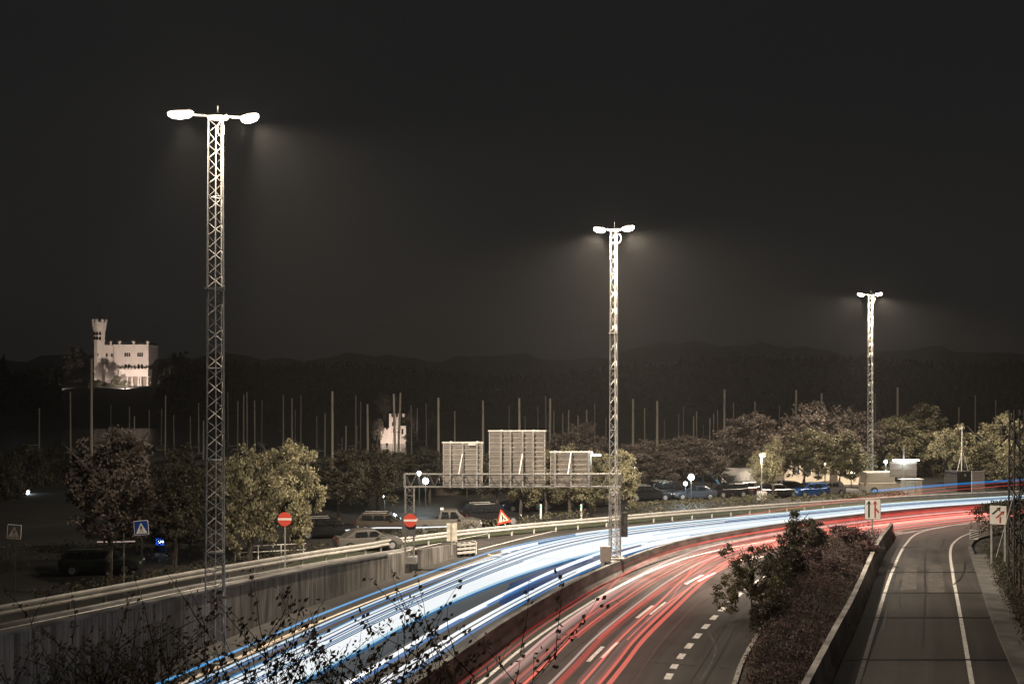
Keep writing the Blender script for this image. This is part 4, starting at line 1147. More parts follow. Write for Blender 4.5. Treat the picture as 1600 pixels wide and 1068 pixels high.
block_building('timber_shed', 668, 722, 742, 108, timber, 'dark timber shed in the parking lot behind the silver pickup', [(1.2, 1.2, .8, .7)], dep=4)
# left, right huts
q = at(1508, 112, 0)
hut = thing('equipment_hut', q, R(10), 'small dark equipment hut with a round vent beside the ribbed hoarding', 'hut')
MB().box(-.95, .85, 0, 2, 0, zof(738, 112)).build('wall', mat('dark_cladding', (.025, .024, .022)), hut); MB().box(-1.05, .9, -.1, 2.1, zof(738, 112) + .003, zof(738, 112) + .14).build('roof', steel_dark, hut)
b = MB(); disc(b, .14, -.003, zof(742, 112), n=16); b.build('vent', steel, hut)
q = at(1519, 111, 0)
hd = thing('hoarding', q, R(6), 'pale ribbed hoarding right of the dark equipment hut', 'hoarding')
b = MB(); hz = zof(735, 111)
for k in range(9): b.box(0, 1.32, -.05, .05, hz*k/9 + .01, hz*(k+1)/9 - .015)
b.build('boards', panel_m, hd)
for x in (-.06, 1.33): MB().box(x, x + .05, -.06, .06, 0, hz + .05).build('post', steel, hd)
q = at(1502, 112.5, 0)
wm = thing('weather_mast', q, 0, 'thin white weather mast with a cross-arm and braces above the equipment hut', 'mast')
b = MB(); zt_ = zof(665, 112.5); b.bar((0, 0, 0), (0.1, 0, zt_), .05, 6); b.bar((-.25, 0, zt_ - .3), (.4, 0, zt_ - .3), .03, 4); b.build('pole', white_sign, wm)
MB().bar((.9, .2, 2.0), (.08, 0, zt_*.66), .035, 4).build('brace', white_sign, wm); MB().bar((-.4, .2, 2.0), (.06, 0, zt_*.6), .035, 4).build('brace', white_sign, wm)
q = at(1413, 104.5, 0)
ut = thing('utility_cabinet', q, R(6), 'pale double utility cabinet behind the far guard rail', 'cabinet')
hz = zof(750, 104.5)
MB().box(0, 1.15, 0, .8, 0, hz).build('cabinet_body', mat('pale_cabinet', (.55, .58, .55)), ut); MB().box(1.153, 1.95, .1, .8, 0, hz + .05).build('cabinet_body', mat('cream_cabinet', (.58, .52, .44)), ut)
for x in (.05, .6): MB().box(x, x + .5, -.03, -.003, .12, hz*.55).build('door', mat('pale_cabinet', (.55, .58, .55)), ut)
MB().box(-.3, 2.05, -.1, .9, hz + .053, hz + .11).build('top', white_sign, ut)
q = at(1412, 107, 0)
bd = thing('notice_board', q, 0, 'large board seen from behind with a lit tube lamp along its top', 'sign')
z0_, z1_ = zof(745, 107), zof(721, 107)
MB().box(-1.45, 1.35, 0, .06, z0_, z1_).build('panel', panel_m, bd)
for z in (z0_ + .3, (z0_ + z1_)/2, z1_ - .25): MB().box(-1.45, 1.35, -.05, -.003, z, z + .07).build('rail', steel, bd)
for x in (-.1, ): MB().box(x, x + .14, -.14, -.053, 0, z1_ + 1.6).build('post', steel, bd)
MB().box(-1.2, 1.55, -.18, -.06, z1_ + .1, z1_ + .24).build('lamp_tube', cool_lens, bd)
light('lamp_tube_light', 'POINT', (0, -.4, z1_ + .0), 40, (.85, .97, 1), bd, radius=.2)
# tall white cabinet by the lamp post
q = at(1192, 97.5, 0)
tc_ = thing('tall_cabinet', q, R(8), 'white traffic cabinet on a post by the guard rail under the lit lamp post', 'cabinet')
MB().box(-.42, .42, 0, .5, .55, zof(768, 97.5)).build('cabinet_body', white_wall, tc_); MB().box(-.36, .36, -.025, -.003, .65, zof(771, 97.5)).build('door', white_sign, tc_)
MB().box(-.1, .1, .1, .3, -.1, .55).build('leg', steel, tc_)
def street_lamp(px, py, d, lens, power, color, label, zg=0.0, r=.16, head='globe', par=None):
    q = at(px, d, zg); z = zof(py, d) - zg
    o = thing('street_lamp', q, 0, label, 'street lamp', 'small lamps of the parking lot')
    MB().bar((0, 0, 0), (0, 0, z - .05), .06, 8, r2=.04).build('pole', steel if head == 'box' else steel_dark, o)
    if head == 'globe':
        b = MB(); b.lathe([(.02, -r), (r*.7, -r*.7), (r, 0), (r*.7, r*.7), (.02, r)], 14, c=(0, 0, z)); b.build('lamp_globe', lens, o, smooth=True)
        b = MB(); b.lathe([(.05, z + r*.99), (r*.6, z + r*1.05), (.03, z + r*1.4)], 12); b.build('cap', steel_dark, o)
        light('lamp_light', 'POINT', (0, -.3, z - .15), power, color, o, radius=.12)
    else:
        b = MB(); b.prism([(-.25, z), (.3, z + .1), (.42, z + .28), (.1, z + .36), (-.25, z + .2)], -.14, .14); b.build('lamp_head', white_sign, o)
        b = MB(); b.box(-.2, .3, -.12, .12, z - .06, z - .004); b.build('lamp_glass', lens, o)
        light('lamp_light', 'POINT', (0, -.1, z - .4), power, color, o, radius=.12)
    return o
CW = (.75, .95, 1.0); WW = (1, .85, .62)
street_lamp(1190, 712, 100.5, warm_lens, 900, WW, 'slender lamp post with a lit shoebox head before the slim bright trees', head='box')
street_lamp(43.5, 768, 110, cool_lens, 150, CW, 'lone cool white globe lamp far left in the dark', r=.20)
street_lamp(655, 739, 97, cool_lens, 110, CW, 'cool lit globe lamp above the gantry beam near its left end', r=.22)
street_lamp(665, 751, 96, cool_lens, 130, CW, 'brightest cool globe lamp seen through the gantry beam', r=.30)
street_lamp(601, 776, 92, cool_lens, 45, CW, 'cool lit globe lamp over the bronze estate', r=.17)
street_lamp(1080, 745, 101.5, cool_lens, 420, CW, 'largest cool globe lamp under the wide brown tree', r=.32)
street_lamp(1071, 755, 101, cool_lens, 80, CW, 'smaller cool globe lamp left below the largest one', r=.19)
street_lamp(1384, 721, 114, cool_lens, 300, CW, 'cool globe lamp left of the lit board', r=.20)
street_lamp(1387, 741, 114, cool_lens, 150, CW, 'lower cool globe lamp just below the lamp beside the lit board', r=.18)
street_lamp(992, 731, 100, warm_lens, 60, WW, 'dim warm globe lamp right of the gantry', r=.13)
street_lamp(1289, 724, 107.6, warm_lens, 40, WW, 'tiny warm globe lamp among the green tree leaves', r=.09)
street_lamp(1330, 738, 117, warm_lens, 260, WW, 'warm globe lamp lighting the beige building', r=.10)
street_lamp(1168, 760, 118, warm_lens, 160, WW, 'warm globe lamp low before the round white building', r=.08)
# metal stairs
q = at(1100, 109, 0); st_ = thing('metal_stairs', q, R(-6), 'white metal gangway stairs with blue sides sloping down by the brown tree', 'stairs')
b = MB()
for k in range(9): b.box(.2 + .24*k, .45 + .24*k, 0, .9, 2.5 - .27*k, 2.54 - .27*k)
b.build('treads', steel, st_)
blue_steel = mat('blue_steel', (.03, .13, .25), rough=.5)
for y in (-.03, .93): MB().prism([(.1, 2.65), (2.5, 0), (2.7, .05), (.25, 2.8)], y - .03, y + .03).build('stringer', blue_steel, st_)
for y in (-.03, .93):
    hb = MB(); hb.bar((.15, y, 3.6), (2.6, y, .95), .03, 5)
    for k in range(5): hb.bar((.3 + .55*k, y, 2.5 - .6*k), (.3 + .55*k, y, 3.45 - .6*k), .02, 4)
    hb.build('handrail', white_sign, st_)
MB().box(-1.5, .12, 0, .9, 2.5, 2.65).build('landing', blue_steel, st_)
for x in (-1.3, -.1): MB().bar((x, .45, 0), (x, .45, 2.5), .08, 6).build('leg', blue_steel, st_)
# boundary rail left and lit kiosk
q = at(250, 70, 0); kio = thing('parking_kiosk', q, 0, 'blue glowing kiosk panel low among dark plants right of the blue crossing sign', 'kiosk')
MB().box(-.35, .35, 0, .3, 0, 1.0).build('body', blue_sign, kio)
MB().box(-.28, .28, -.02, -.003, .45, .9).build('screen', mat('blue_screen', (.02, .05, .2), emit=(.02, .12, .75), strength=.9, sample=False), kio)
MB().box(-.1, .25, -.03, -.021, .62, .74).build('lamp', cool_lens, kio)
q = at(184, 57, 0); fr_ = thing('signboard_frame', q, 0, 'thin pale metal frame on two legs left of the blue crossing sign', 'frame')
for x in (-.32, .34): MB().bar((x, 0, -.1), (x, 0, zof(825, 57)), .03, 5).build('leg', steel, fr_)
MB().bar((-.35, 0, zof(825, 57)), (.37, 0, zof(825, 57)), .03, 5).build('crossbar', steel, fr_)
# fence rails of the lot left
q = at(365, 66, 0); fb = thing('tube_fence', q, R(18), 'low white tube fence beneath the bright maples', 'fence')
for z in (.55, .95): MB().bar((0, 0, z), (4.6, 0, z), .03, 5).build('rail', white_sign, fb)
for k in range(4): MB().bar((.1 + 1.45*k, 0, 0), (.1 + 1.45*k, 0, .97), .035, 5).build('post', white_sign, fb)
# low stone wall right of gantry / bollards with green reflectors given a glow of their own
for px in (845, 908): 
    q = at(px, 88, 0); bo = thing('bollard', q, 0, 'pale wooden bollard with green glow ' + ('beside the red hatchback' if px < 900 else 'before the white hatchback'), 'bollard', 'bollards of the parking lot')
    MB().box(-.08, .08, -.08, .08, 0, 1.25).build('post', white_sign, bo)
    MB().box(-.09, .0, -.1, -.082, .95, 1.15).build('reflector', mat('reflector_glow', (.02, .3, .2), emit=(.03, .6, .4), strength=.8, sample=False), bo)

# right side: timber fence, pylon, pavement
fp = [KRB[k] for k in range(len(KRB))]
side = catmull([Vector((19.4, 35, 0)), Vector((22.2, 42.5, 0)), Vector((24.9, 50, 0)), Vector((27.9, 57, 0))], 2.0)
pv = MB(); pv.strip([(p.x + .12, p.y, p.z + .125) for p in resample([p for p in KRB if p.y < 68], 30)], [(p.x + 1.0, p.y, p.z + .125) for p in resample([p for p in KRB if p.y < 68], 30)])
tag(pv.build('pavement', conc_dark), kind='structure')
sv = MB(); sv.strip([(p.x + 1.0, p.y, p.z + .10) for p in resample([p for p in KRB if p.y < 68], 30)], [(p.x + 9, p.y, p.z + .10) for p in resample([p for p in KRB if p.y < 68], 30)])
tag(sv.build('roadside_soil', soil), kind='structure')
leafy_body('roadside_weeds', [Vector((p.x + 1.25, p.y, p.z)) for p in resample([p for p in KRB if 30 < p.y < 69], 20)], .45, .7, leaf_dim, 'dark weeds between the ramp pavement and the timber fence', 'weeds', dens=230, leaf=.06)
fn = thing('timber_fence', side[0], 0, 'dark timber board fence along the right edge beside the on-ramp', 'fence')
b = MB(); r = random.Random(3)
for a, c in zip(side, side[1:]):
    n = 10
    for k in range(n):
        p = a.lerp(c, k/n) - side[0]; q = a.lerp(c, (k + .9)/n) - side[0]; zt_ = 2.5 + r.uniform(-.08, .08) + zramp_right(a.y)
        nx = Vector((.03, 0, 0))
        b.v += [tuple(p), tuple(q), (q.x, q.y, zt_), (p.x, p.y, zt_)] + [tuple(p + nx), tuple(q + nx), (q.x + .03, q.y, zt_), (p.x + .03, p.y, zt_)]
        i = len(b.v) - 8
        b.f += [(i, i+3, i+2, i+1), (i+4, i+5, i+6, i+7), (i+3, i+7, i+6, i+2), (i, i+4, i+7, i+3), (i+1, i+2, i+6, i+5)]; b.m += [0]*5
b.build('boards', timber, fn)
for k in range(0, len(side), 1):
    p = side[k] - side[0]; MB().box(p.x - .14, p.x - .03, p.y - .06, p.y + .06, 0, 2.9 + zramp_right(side[k].y)).build('post', timber, fn)
for z in (.9, 2.1):
    MB().tube([(p.x - .02 - side[0].x, p.y - side[0].y, z + zramp_right(p.y)) for p in side], .04, 4).build('rail', timber, fn)
leafy_body('climbing_plant', [Vector((p.x + .25, p.y, 1.0)) for p in side], .35, 2.2, leaf_dim, 'dark climbing plant hanging over the timber fence at the right edge', 'plant', dens=500, leaf=.07)
q = at(1589, 52, 0); py_ = thing('lattice_pylon', q, 0, 'dark lattice pylon at the right edge beside the timber fence', 'pylon')
b = MB(); lattice(b, None, 0, zof(640, 52), .62, .5, PI/4, .05, .03, .75, tri=False); b.build('frame', steel_dark, py_)
MB().bar((-1.2, -.3, 2.6), (-.2, -.3, zof(760, 52)), .02, 4).build('guy_wire', steel, py_)
leafy_body('bank_shrubs', [Vector((35.5, 76, .0)), Vector((38.5, 78.5, .0)), Vector((42.5, 80.5, .0)), Vector((47, 83, 0))], 1.6, 2.5, leaf_dim, 'dark bushy bank behind the slanting merge sign where the traffic vanishes', 'shrubs', dens=1100, leaf=.10)

# ------------------------------------------------------------------ harbour: sailboats behind the trees
boat_protos = None
def sailboat(px, ytop, d, label, lean=0.0, rad=.10, group='sailboats moored behind the trees'):
    global boat_protos
    zg = -3.0; q = at(px, d, zg); hgt = zof(ytop, d) - zg
    if boat_protos is None:
        b = MB(); 
        sec = []
        for x, w_, z0 in ((-4.5, 1.1, .1), (-2, 1.5, -.35), (1, 1.55, -.4), (3.2, 1.0, -.2), (4.9, .05, .3)):
            sec.append([(x, -w_, 1.0), (x, -w_*.8, .3), (x, 0, z0), (x, w_*.8, .3), (x, w_, 1.0)])
        for s_ in sec: b.v += s_
        for k in range(4):
            for j in range(4): b.f.append((k*5+j, k*5+j+1, k*5+j+6, k*5+j+5)); b.m.append(0)
            b.f.append((k*5, k*5+5, k*5+9, k*5+4)); b.m.append(0)
        b.f.append((0, 4, 3, 2, 1)); b.m.append(0)
        h_ = b.build('hull', hull_m); hm = h_.data; bpy.data.objects.remove(h_)
        b = MB(); b.bar((0, 0, 0), (0, 0, 1), 1.0, 8, r2=.75); m_ = b.build('mast', boat_mast_m); mm = m_.data; bpy.data.objects.remove(m_)
        b = MB(); b.bar((0, 0, 0), (-3.6, 0, .15), .10, 6); m_ = b.build('boom', boat_mast_m); bm_ = m_.data; bpy.data.objects.remove(m_)
        b = MB(); b.bar((4.6, 0, 1.1), (0, 0, 1), .02, 3, caps=False); 
        boat_protos = (hm, mm, bm_)
    hm, mm, bm_ = boat_protos
    o = thing('sailboat', q, random.Random(int(px)).uniform(-.4, .4) + PI/2, label, 'sailboat', group)
    for nm, me in (('hull', hm), ('mast', mm), ('boom', bm_)):
        c = bpy.data.objects.new(nm, me); COL.objects.link(c); c.parent = o
        if nm == 'mast': c.location = (.3, 0, .9); c.scale = (rad, rad, hgt - .9); c.rotation_euler = (math.radians(-lean), 0, 0)
        if nm == 'boom': c.location = (.3, 0, 2.2)
    b = MB(); hr = hgt - 1.2
    b.bar((4.6, 0, 1.1), (.3, 0, hr), .022, 3, caps=False); b.bar((-4.3, 0, 1.1), (.3, 0, hr), .022, 3, caps=False)
    for s in (-1, 1): b.bar((.3, s*1.4, 1.0), (.3, s*.7, hgt*.55), .015, 3, caps=False); b.bar((.3, s*.7, hgt*.55), (.3, 0, hr), .015, 3, caps=False)
    b.bar((.3, -.7, hgt*.55), (.3, .7, hgt*.55), .035, 4)
    b.build('rigging', steel_dark, o)
BRIGHT = {520: 'thick bright boat mast, the tallest between the maples and the small castle house', 1132: 'tall bright boat mast right of the wide brown tree', 1244: 'tall paired boat mast above the large brown trees',
          990: 'bright boat mast next right of the middle lighting mast', 1026: 'thick boat mast over the brown round tree', 686: 'bright boat mast just left of the first sign panel',
          859: 'thick boat mast at the right edge of the tallest sign panel', 574: 'bright boat mast left of the small castle house', 618: 'boat mast crossing the tower of the small castle house, leaning left',
          621: 'boat mast crossing the tower of the small castle house, leaning right', 142: 'long grey boat mast directly below the castle tower', 1284: 'short antenna-topped boat mast above the large brown trees',
          1404: 'boat mast right of the farthest lighting mast, over the dark green trees', 754: 'boat mast between the first two sign panels', 811: 'taller boat mast above the tallest sign panel'}
mast_px = [(60,637),(109,612),(142,560),(172,632),(201,635),(209,650),(232,640),(252,639),(257,617),(272,648),(297,650),(310,629),(317,657),
 (356,612),(370,626),(379,616),(386,612),(397,625),(409,625),(442,617),(456,622),(461,640),(469,617),(495,650),(507,645),(520,611),(540,665),(534,683),(555,617),(558,664),(563,627),
 (574,631),(618,615),(621,613),(643,633),(651,637),(666,630),(686,621),(710,642),(754,625),(795,633),(811,622),(820,650),(854,618),(859,622),(840,635),(866,642),(880,645),(889,640),
 (904,649),(918,640),(929,630),(946,652),(990,623),(1008,637),(1026,626),(1038,656),(1060,646),(1068,633),(1085,650),(1089,642),(1100,664),(1109,653),(1115,646),(1122,640),(1132,608),(1147,629),
 (1180,627),(1218,633),(1239,638),(1244,609),(1284,614),(1368,614),(1404,605),(1498,636),(1525,617),(1556,624)]
def zone(x):
    for lim, txt in ((150, 'below the castle at the far left'), (330, 'left of the nearest lighting mast'), (480, 'above the bright maples'), (600, 'between the maples and the small castle house'),
                     (760, 'between the small castle house and the tallest sign panel'), (900, 'above the two right-hand sign panels'), (975, 'close around the middle lighting mast'), (1130, 'over the brown trees right of the gantry'),
                     (1260, 'over the slim bright trees and the tall dark tree'), (1700, 'over the trees at the far right')):
        if x < lim: return txt
rm = random.Random(9)
for (x, y) in mast_px:
    br = x in BRIGHT
    d = (rm.uniform(160, 185) if br else rm.uniform(185, 265)); d = max(d, shore((x-800)/F*200) + 20)
    lab = BRIGHT.get(x) or 'thin faint sailboat mast ' + zone(x)
    lean = {618: 1.6, 621: -2.0, 497: 0}.get(x, rm.uniform(-.5, .5))
    sailboat(x, y, d, lab, lean, (.22 if br else .15), group='sailboat masts ' + zone(x))

# ------------------------------------------------------------------ castle on the knoll
CD = 555.0; S_ = CD / F
ck = at(188, CD, 12.6)
cs_ = thing('castle', ck, 0, 'floodlit pale castle with a battlemented tower on the dark hill at left', 'castle')
def cx(px): return (px - 188) * S_
def cz(py): return zof(py, CD) - 12.6
tw_x, tw_r = cx(153), 4.0
b = MB(); b.lathe([(2.85, -2), (2.85, cz(533)), (3.05, cz(532)), (3.05, cz(530.5)), (2.95, cz(530)), (3.2, cz(518)), (3.9, cz(508)), (4.05, cz(503))], 8, c=(tw_x, 2, 0)); tower = b.build('tower', castle_m, cs_)
for k in range(8):
    a = 2*PI*k/8; M = Matrix.Translation((tw_x + 3.75*math.cos(a), 2 + 3.75*math.sin(a), cz(503))) @ Matrix.Rotation(a, 4, 'Z')
    b = MB(); b.box(-.35, .35, -.65, .65, 0.003, 1.2, M=M); b.box(-.45, .45, -.75, .75, 1.2, 1.5, M=M); b.build('merlon', castle_m, tower)
b = MB(); b.bar((tw_x, 2, cz(503)), (tw_x, 2, cz(478)), .12, 6); b.box(tw_x - 1.0, tw_x, 1.97, 2.03, cz(478) - .6, cz(478)); b.build('flagpole', steel_dark, tower)
def win(parent, x, y, z, w_, h_):
    f = MB(); pts = [(x - w_/2, z), (x + w_/2, z)] + [(x + w_/2*math.cos(t*PI/6), z + h_ - w_/2 + w_/2*math.sin(t*PI/6)) for t in range(7)]
    f.prism(pts, y - .06, y - .0); return f.build('window', dark_glass, parent)
for px in (148.6, 153, 157.4):
    for py in (531, 523.5):
        dy = 2 - 3.12 if abs(px - 153) < 2 else 2 - 2.9
        win(tower, cx(px), dy, cz(py), 1.15, 1.9)
win(tower, cx(147), 2 - 2.80, cz(543), .5, 1.6); win(tower, cx(154), 2 - 2.86, cz(556), .5, 1.6)
x0, x1 = cx(178), cx(232); zt_ = cz(540)
mbk = MB().box(x0, x1, 0, 15, -2, zt_).build('main_block', castle_m, cs_)
MB().box(x0 - .3, x1 + .3, -.35, 15.3, zt_ + .003, zt_ + .7).build('cornice', castle_m, mbk)
MB().box(x0 + .4, x1 - .4, .5, 14.5, zt_ + .703, zt_ + 1.6).build('roof', roof_m, mbk)
MB().box(x0 - .05, x1 + .05, -.12, -.003, cz(546), cz(545)).build('string_course', castle_m, mbk)
for px in (187, 209, 231):
    b = MB(); b.lathe([(.55, zt_ - 1.5), (.75, zt_ + .71), (.55, zt_ + .75), (.5, zt_ + 1.5), (.95, zt_ + 1.9), (.95, zt_ + 2.4), (.6, zt_ + 2.7), (.1, zt_ + 3.1)], 8, c=(cx(px), -.2, 0)); b.build('turret', castle_m, mbk)
for px in (199, 219):
    for k in (-1, 0, 1): win(mbk, cx(px + k*3.2), -.0, cz(557), .85, 2.2)
    MB().box(cx(px - 6), cx(px + 6), -.1, -.003, cz(563.5), cz(563)).build('sill', castle_m, mbk)
    for k in (-.5, .5): win(mbk, cx(px + k*5), 0, cz(577), 1.2, 3.0)
wg = MB().box(cx(160), x0 - .003, 2.5, 14, -2, cz(538.5)).build('side_wing', castle_m, cs_)
MB().box(cx(160) + .1, x0 - .1, 2.7, 13.8, cz(538.5) + .003, cz(534)).build('roof', roof_m, wg)
for px in (164, 172): win(wg, cx(px), 2.5, cz(557), .9, 2.0)
b = MB(); b.lathe([(.45, cz(540)), (.5, cz(536)), (.8, cz(534)), (.3, cz(532))], 8, c=(cx(170.5), 2.3, 0)); b.build('turret', castle_m, wg)
# loggia
lx0, lx1 = cx(192), cx(237.5); ly = -6.0; lt = cz(578)
lg = MB().box(lx0, lx1, ly, ly + 5.9, cz(588), lt).build('loggia', castle_m, cs_)
MB().box(lx0, lx0 + 4.0, ly + .1, ly + 5.7, -2.5, cz(588) - .003).build('loggia_wall', castle_m, lg)
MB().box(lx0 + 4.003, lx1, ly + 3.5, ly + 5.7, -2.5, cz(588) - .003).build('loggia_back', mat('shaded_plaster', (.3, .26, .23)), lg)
MB().box(lx0 - .2, lx1 + .2, ly - .2, ly + 5.9, lt + .003, lt + .5).build('cornice', castle_m, lg)
b = MB()
for k in range(9): x = lx0 + .3 + (lx1 - lx0 - .6)*k/8; b.box(x - .35, x + .35, ly - .05, ly + .5, lt + .503, lt + 1.3)
b.build('balustrade', castle_m, lg)
for px in (205, 212.5, 222, 225.5, 236):
    b = MB(); b.lathe([(.65, -2.5), (.65, cz(600)), (.5, cz(599)), (.45, cz(590)), (.7, cz(588.6))], 10, c=(cx(px), ly + .6, 0)); b.build('column', castle_m, lg)
win(lg, cx(202), ly + .1, -.2, 1.2, 4.2)
tr_ = MB(); tr_.prism([(lx1 + .5, .2), (lx1 + 9, -3), (lx1 + 9, -3.6), (lx1 + .5, -.6)], -8, -7).build('terrace_wall', castle_m, cs_)
FLOOD = (1.0, .82, .70)
for (dx, dy, tx, tz, pw) in ((20, -46, 2, 7, 90000), (-20, -40, -10, 12, 62000), (12, -24, 9, 2, 4500)):
    o = thing('ground_floodlight', (ck.x + dx, CD + dy, terrain_z(ck.x + dx, CD + dy) + .0), 0, 'small ground floodlight ' + ('low on the slope right of the castle' if dx > 15 else 'close before the castle loggia' if dx > 0 else 'left of the castle tower'), 'floodlight')
    MB().box(-.4, .4, -.25, .25, .2, .8).build('housing', steel_dark, o); MB().box(-.05, .05, -.05, .05, -.6, .2).build('stand', steel_dark, o)
    light('flood_beam', 'SPOT', (0, .4, 1.1), pw, FLOOD, o, aim=Vector((tx - dx, -dy, 12.6 + tz - o.location.z - 1)), size=R(84), blend=.7, radius=.3)
# small castle house nearer the water
HD = 270.0; hk = at(620, HD, zof(690, HD))
hs = thing('small_castle_house', hk, 0, 'small floodlit castle-like house with a square tower among the boat masts', 'castle house')
S2 = HD / F
def hx(px): return (px - 620) * S2
def hz_(py): return zof(py, HD) - hk.z
t_ = MB().box(hx(608), hx(624), 0, 4, -3, hz_(651)).build('tower', castle_m, hs)
b = MB()
for k in range(4): x = hx(608) + .0 + k*1.16; b.box(x, x + .6, -.15, .4, hz_(651) + .003, hz_(646)); b.box(x, x + .6, 3.5, 4.1, hz_(651) + .003, hz_(646))
b.build('battlement', castle_m, t_)
for (px, py) in ((614, 665), (617, 665), (615.5, 675)): win(t_, hx(px), 0, hz_(py), .5, 1.0)
w2 = MB().box(hx(594), hx(608) - .003, .6, 4, -3, hz_(671)).build('wing', castle_m, hs)
b = MB()
for k in range(4): x = hx(594) + k*.98; b.box(x, x + .5, .5, .9, hz_(671) + .003, hz_(668.5))
b.build('battlement', castle_m, w2)
w3 = MB().box(hx(624) + .003, hx(634), .4, 3.6, -3, hz_(665)).build('wing', castle_m, hs); MB().box(hx(627), hx(630), .34, .397, hz_(678), hz_(670)).build('window', dark_glass, w3)
o = thing('ground_floodlight', (hk.x - 1.5, HD - 9, hk.z - .6), 0, 'small ground floodlight before the small castle house', 'floodlight')
MB().box(-.3, .3, -.2, .2, .2, .7).build('housing', steel_dark, o); MB().box(-.05, .05, -.05, .05, -2.5, .2).build('stand', steel_dark, o)
light('flood_beam', 'SPOT', (0, .3, 1.0), 4200, FLOOD, o, aim=Vector((1.5, 9, 3)), size=R(110), blend=.7, radius=.3)

# trees around the castles
cg = 'trees around the floodlit castles'
for (px, yt, half, d, sh, m, lab, yb) in [
    (155, 592, 17, 532, 'broad', leaf_dim, 'dark bushy tree in front of the castle tower', 630), (184, 588, 15, 530, 'broad', leaf_dim, 'dark bushy tree in front of the castle main block', 628),
    (276, 546, 18, 545, 'airy', leaf_pale, 'pale tree right of the castle', 606), (262, 595, 9, 536, 'broad', leaf_pale, 'round pale bush at the right foot of the castle', 616),
    (125, 545, 24, 580, 'broad', leaf_brown, 'brown tree left of the castle tower', 600), (5, 555, 9, 540, 'slim', leaf_pale, 'pale tree at the left picture edge', 600),
    (66, 572, 10, 540, 'cone', leaf_brown, 'small lit tree between the left edge and the castle', 602),
    (603, 614, 18, 277, 'broad', leaf_pale, 'lit tree crown above left of the small castle house', 645), (640, 640, 14, 274, 'broad', leaf_brown, 'brown tree right of the small castle house tower', 690),
    (590, 652, 9, 267, 'broad', leaf_pale, 'small lit tree left of the small castle house', 690), (642, 676, 12, 265, 'broad', leaf_pale, 'bright lit bush at the right foot of the small castle house', 692),
    (675, 645, 10, 270, 'slim', leaf_brown, 'slim brown tree between the small castle house and the first sign panel', 700), (442, 648, 11, 350, 'airy', leaf_pale, 'faint lit tree above the maples among the boat masts', 680)]:
    p = at(px, d); zg = min(terrain_z(p.x, p.y), zof(yb, d)) if d > 300 else max(-2.6, min(terrain_z(p.x, p.y), zof(yb, d)))
    tree(px, yt, half, d, sh, m, lab, zg=zg, ybot=yb, group=cg)
light('flood_beam', 'SPOT', (0, 0, 0), 1, FLOOD) if False else None

# wooded slopes across the inlet (one mass nobody could count)
r = random.Random(21); b = MB()
for _ in range(5200):
    y = r.uniform(345, 760); u = r.uniform(-60, 1680); x = (u - 800) / F * y
    if y < 575 and 95 < u < 250: continue
    if y < 420 and 560 < u < 660: continue
    z = terrain_z(x, y)
    if z < -1: continue
    h_ = r.uniform(5, 11) * (1.0 if y < 560 or not (90 < u < 250) else .8); w_ = h_ * r.uniform(.22, .4)
    if r.random() < .45:
        for k in range(3):
            a0 = r.random()*6; zz = z + h_*(.15 + .27*k); ww = w_*(1 - .28*k)
            ring = [(x + ww*math.cos(a0 + 2*PI*j/6)*r.uniform(.7, 1.1), y + ww*math.sin(a0 + 2*PI*j/6), zz) for j in range(6)]; tip = (x, y, zz + h_*.42)
            for j in range(6): b.poly([ring[j], ring[(j+1) % 6], tip])
    else:
        for _k in range(26):
            v = Vector((r.gauss(0, 1), r.gauss(0, 1), r.gauss(0, 1))).normalized() * r.uniform(.6, 1); s = w_*.42
            p = Vector((x + v.x*w_, y + v.y*w_, z + h_*.55 + v.z*h_*.42)); n = Vector((r.gauss(0, 1), r.gauss(0, 1), r.gauss(0, 1))).normalized(); uu = n.orthogonal().normalized()*s; vv = n.cross(uu)
            b.poly([p - uu, p + vv*.7, p + uu, p - vv*.7])
tag(b.build('woodland', leaf_dark), 'dark wooded slopes across the harbour inlet', 'woodland', kind='stuff')

# ------------------------------------------------------------------ light trails of the passing traffic
TR = {}
def trail_mat(name, c, s):
    """light itself: it adds to what lies behind it and casts no shade"""
    if name not in TR:
        m = bpy.data.materials.new('trail_' + name); m.use_nodes = True; n = m.node_tree.nodes; l = m.node_tree.links
        n.remove(n['Principled BSDF']); e = n.new('ShaderNodeEmission'); t = n.new('ShaderNodeBsdfTransparent'); a = n.new('ShaderNodeAddShader')
        e.inputs['Color'].default_value = (*c, 1); e.inputs['Strength'].default_value = s * .5
        l.new(e.outputs[0], a.inputs[0]); l.new(t.outputs[0], a.inputs[1]); l.new(a.outputs[0], n['Material Output'].inputs['Surface'])
        m.cycles.emission_sampling = 'NONE'; TR[name] = m
    return TR[name]
T_WHITE = trail_mat('white', (0.90, 0.96, 1.0), 1.0); T_ICE = trail_mat('ice', (.55, .78, 1.0), .9); T_BLUE = trail_mat('blue', (.006, .21, .60), .6); T_DEEP = trail_mat('deep_blue', (.0, .07, .30), .5)
T_TEAL = trail_mat('teal', (.10, .36, .55), .6); T_CREAM = trail_mat('cream', (.85, .62, .42), .7)
T_RED = trail_mat('red', (.85, .07, .05), .36); T_DRED = trail_mat('dark_red', (.5, .035, .03), .30); T_PINK = trail_mat('pink', (1.0, .17, .12), .62); T_PALE = trail_mat('pale', (1.0, .72, .64), .40); T_DIM = trail_mat('dim_rose', (.50, .30, .27), .12)
def trail_pts(o0, o1, z0, ofn, d0=14, d1=None, bend=(48, 84), wob=0.0, ph=0.0, step=1):
    i0 = idx_at(d0); i1 = NM - 2 if d1 is None else idx_at(d1); P = []
    for i in range(i0, i1, step):
        t = smooth01(MED[i].y, *bend); o = o0 + (o1 - o0)*t + wob*math.sin(i*.08 + ph); P.append(ofn(i, o, z0))
    return P
rt = random.Random(12)
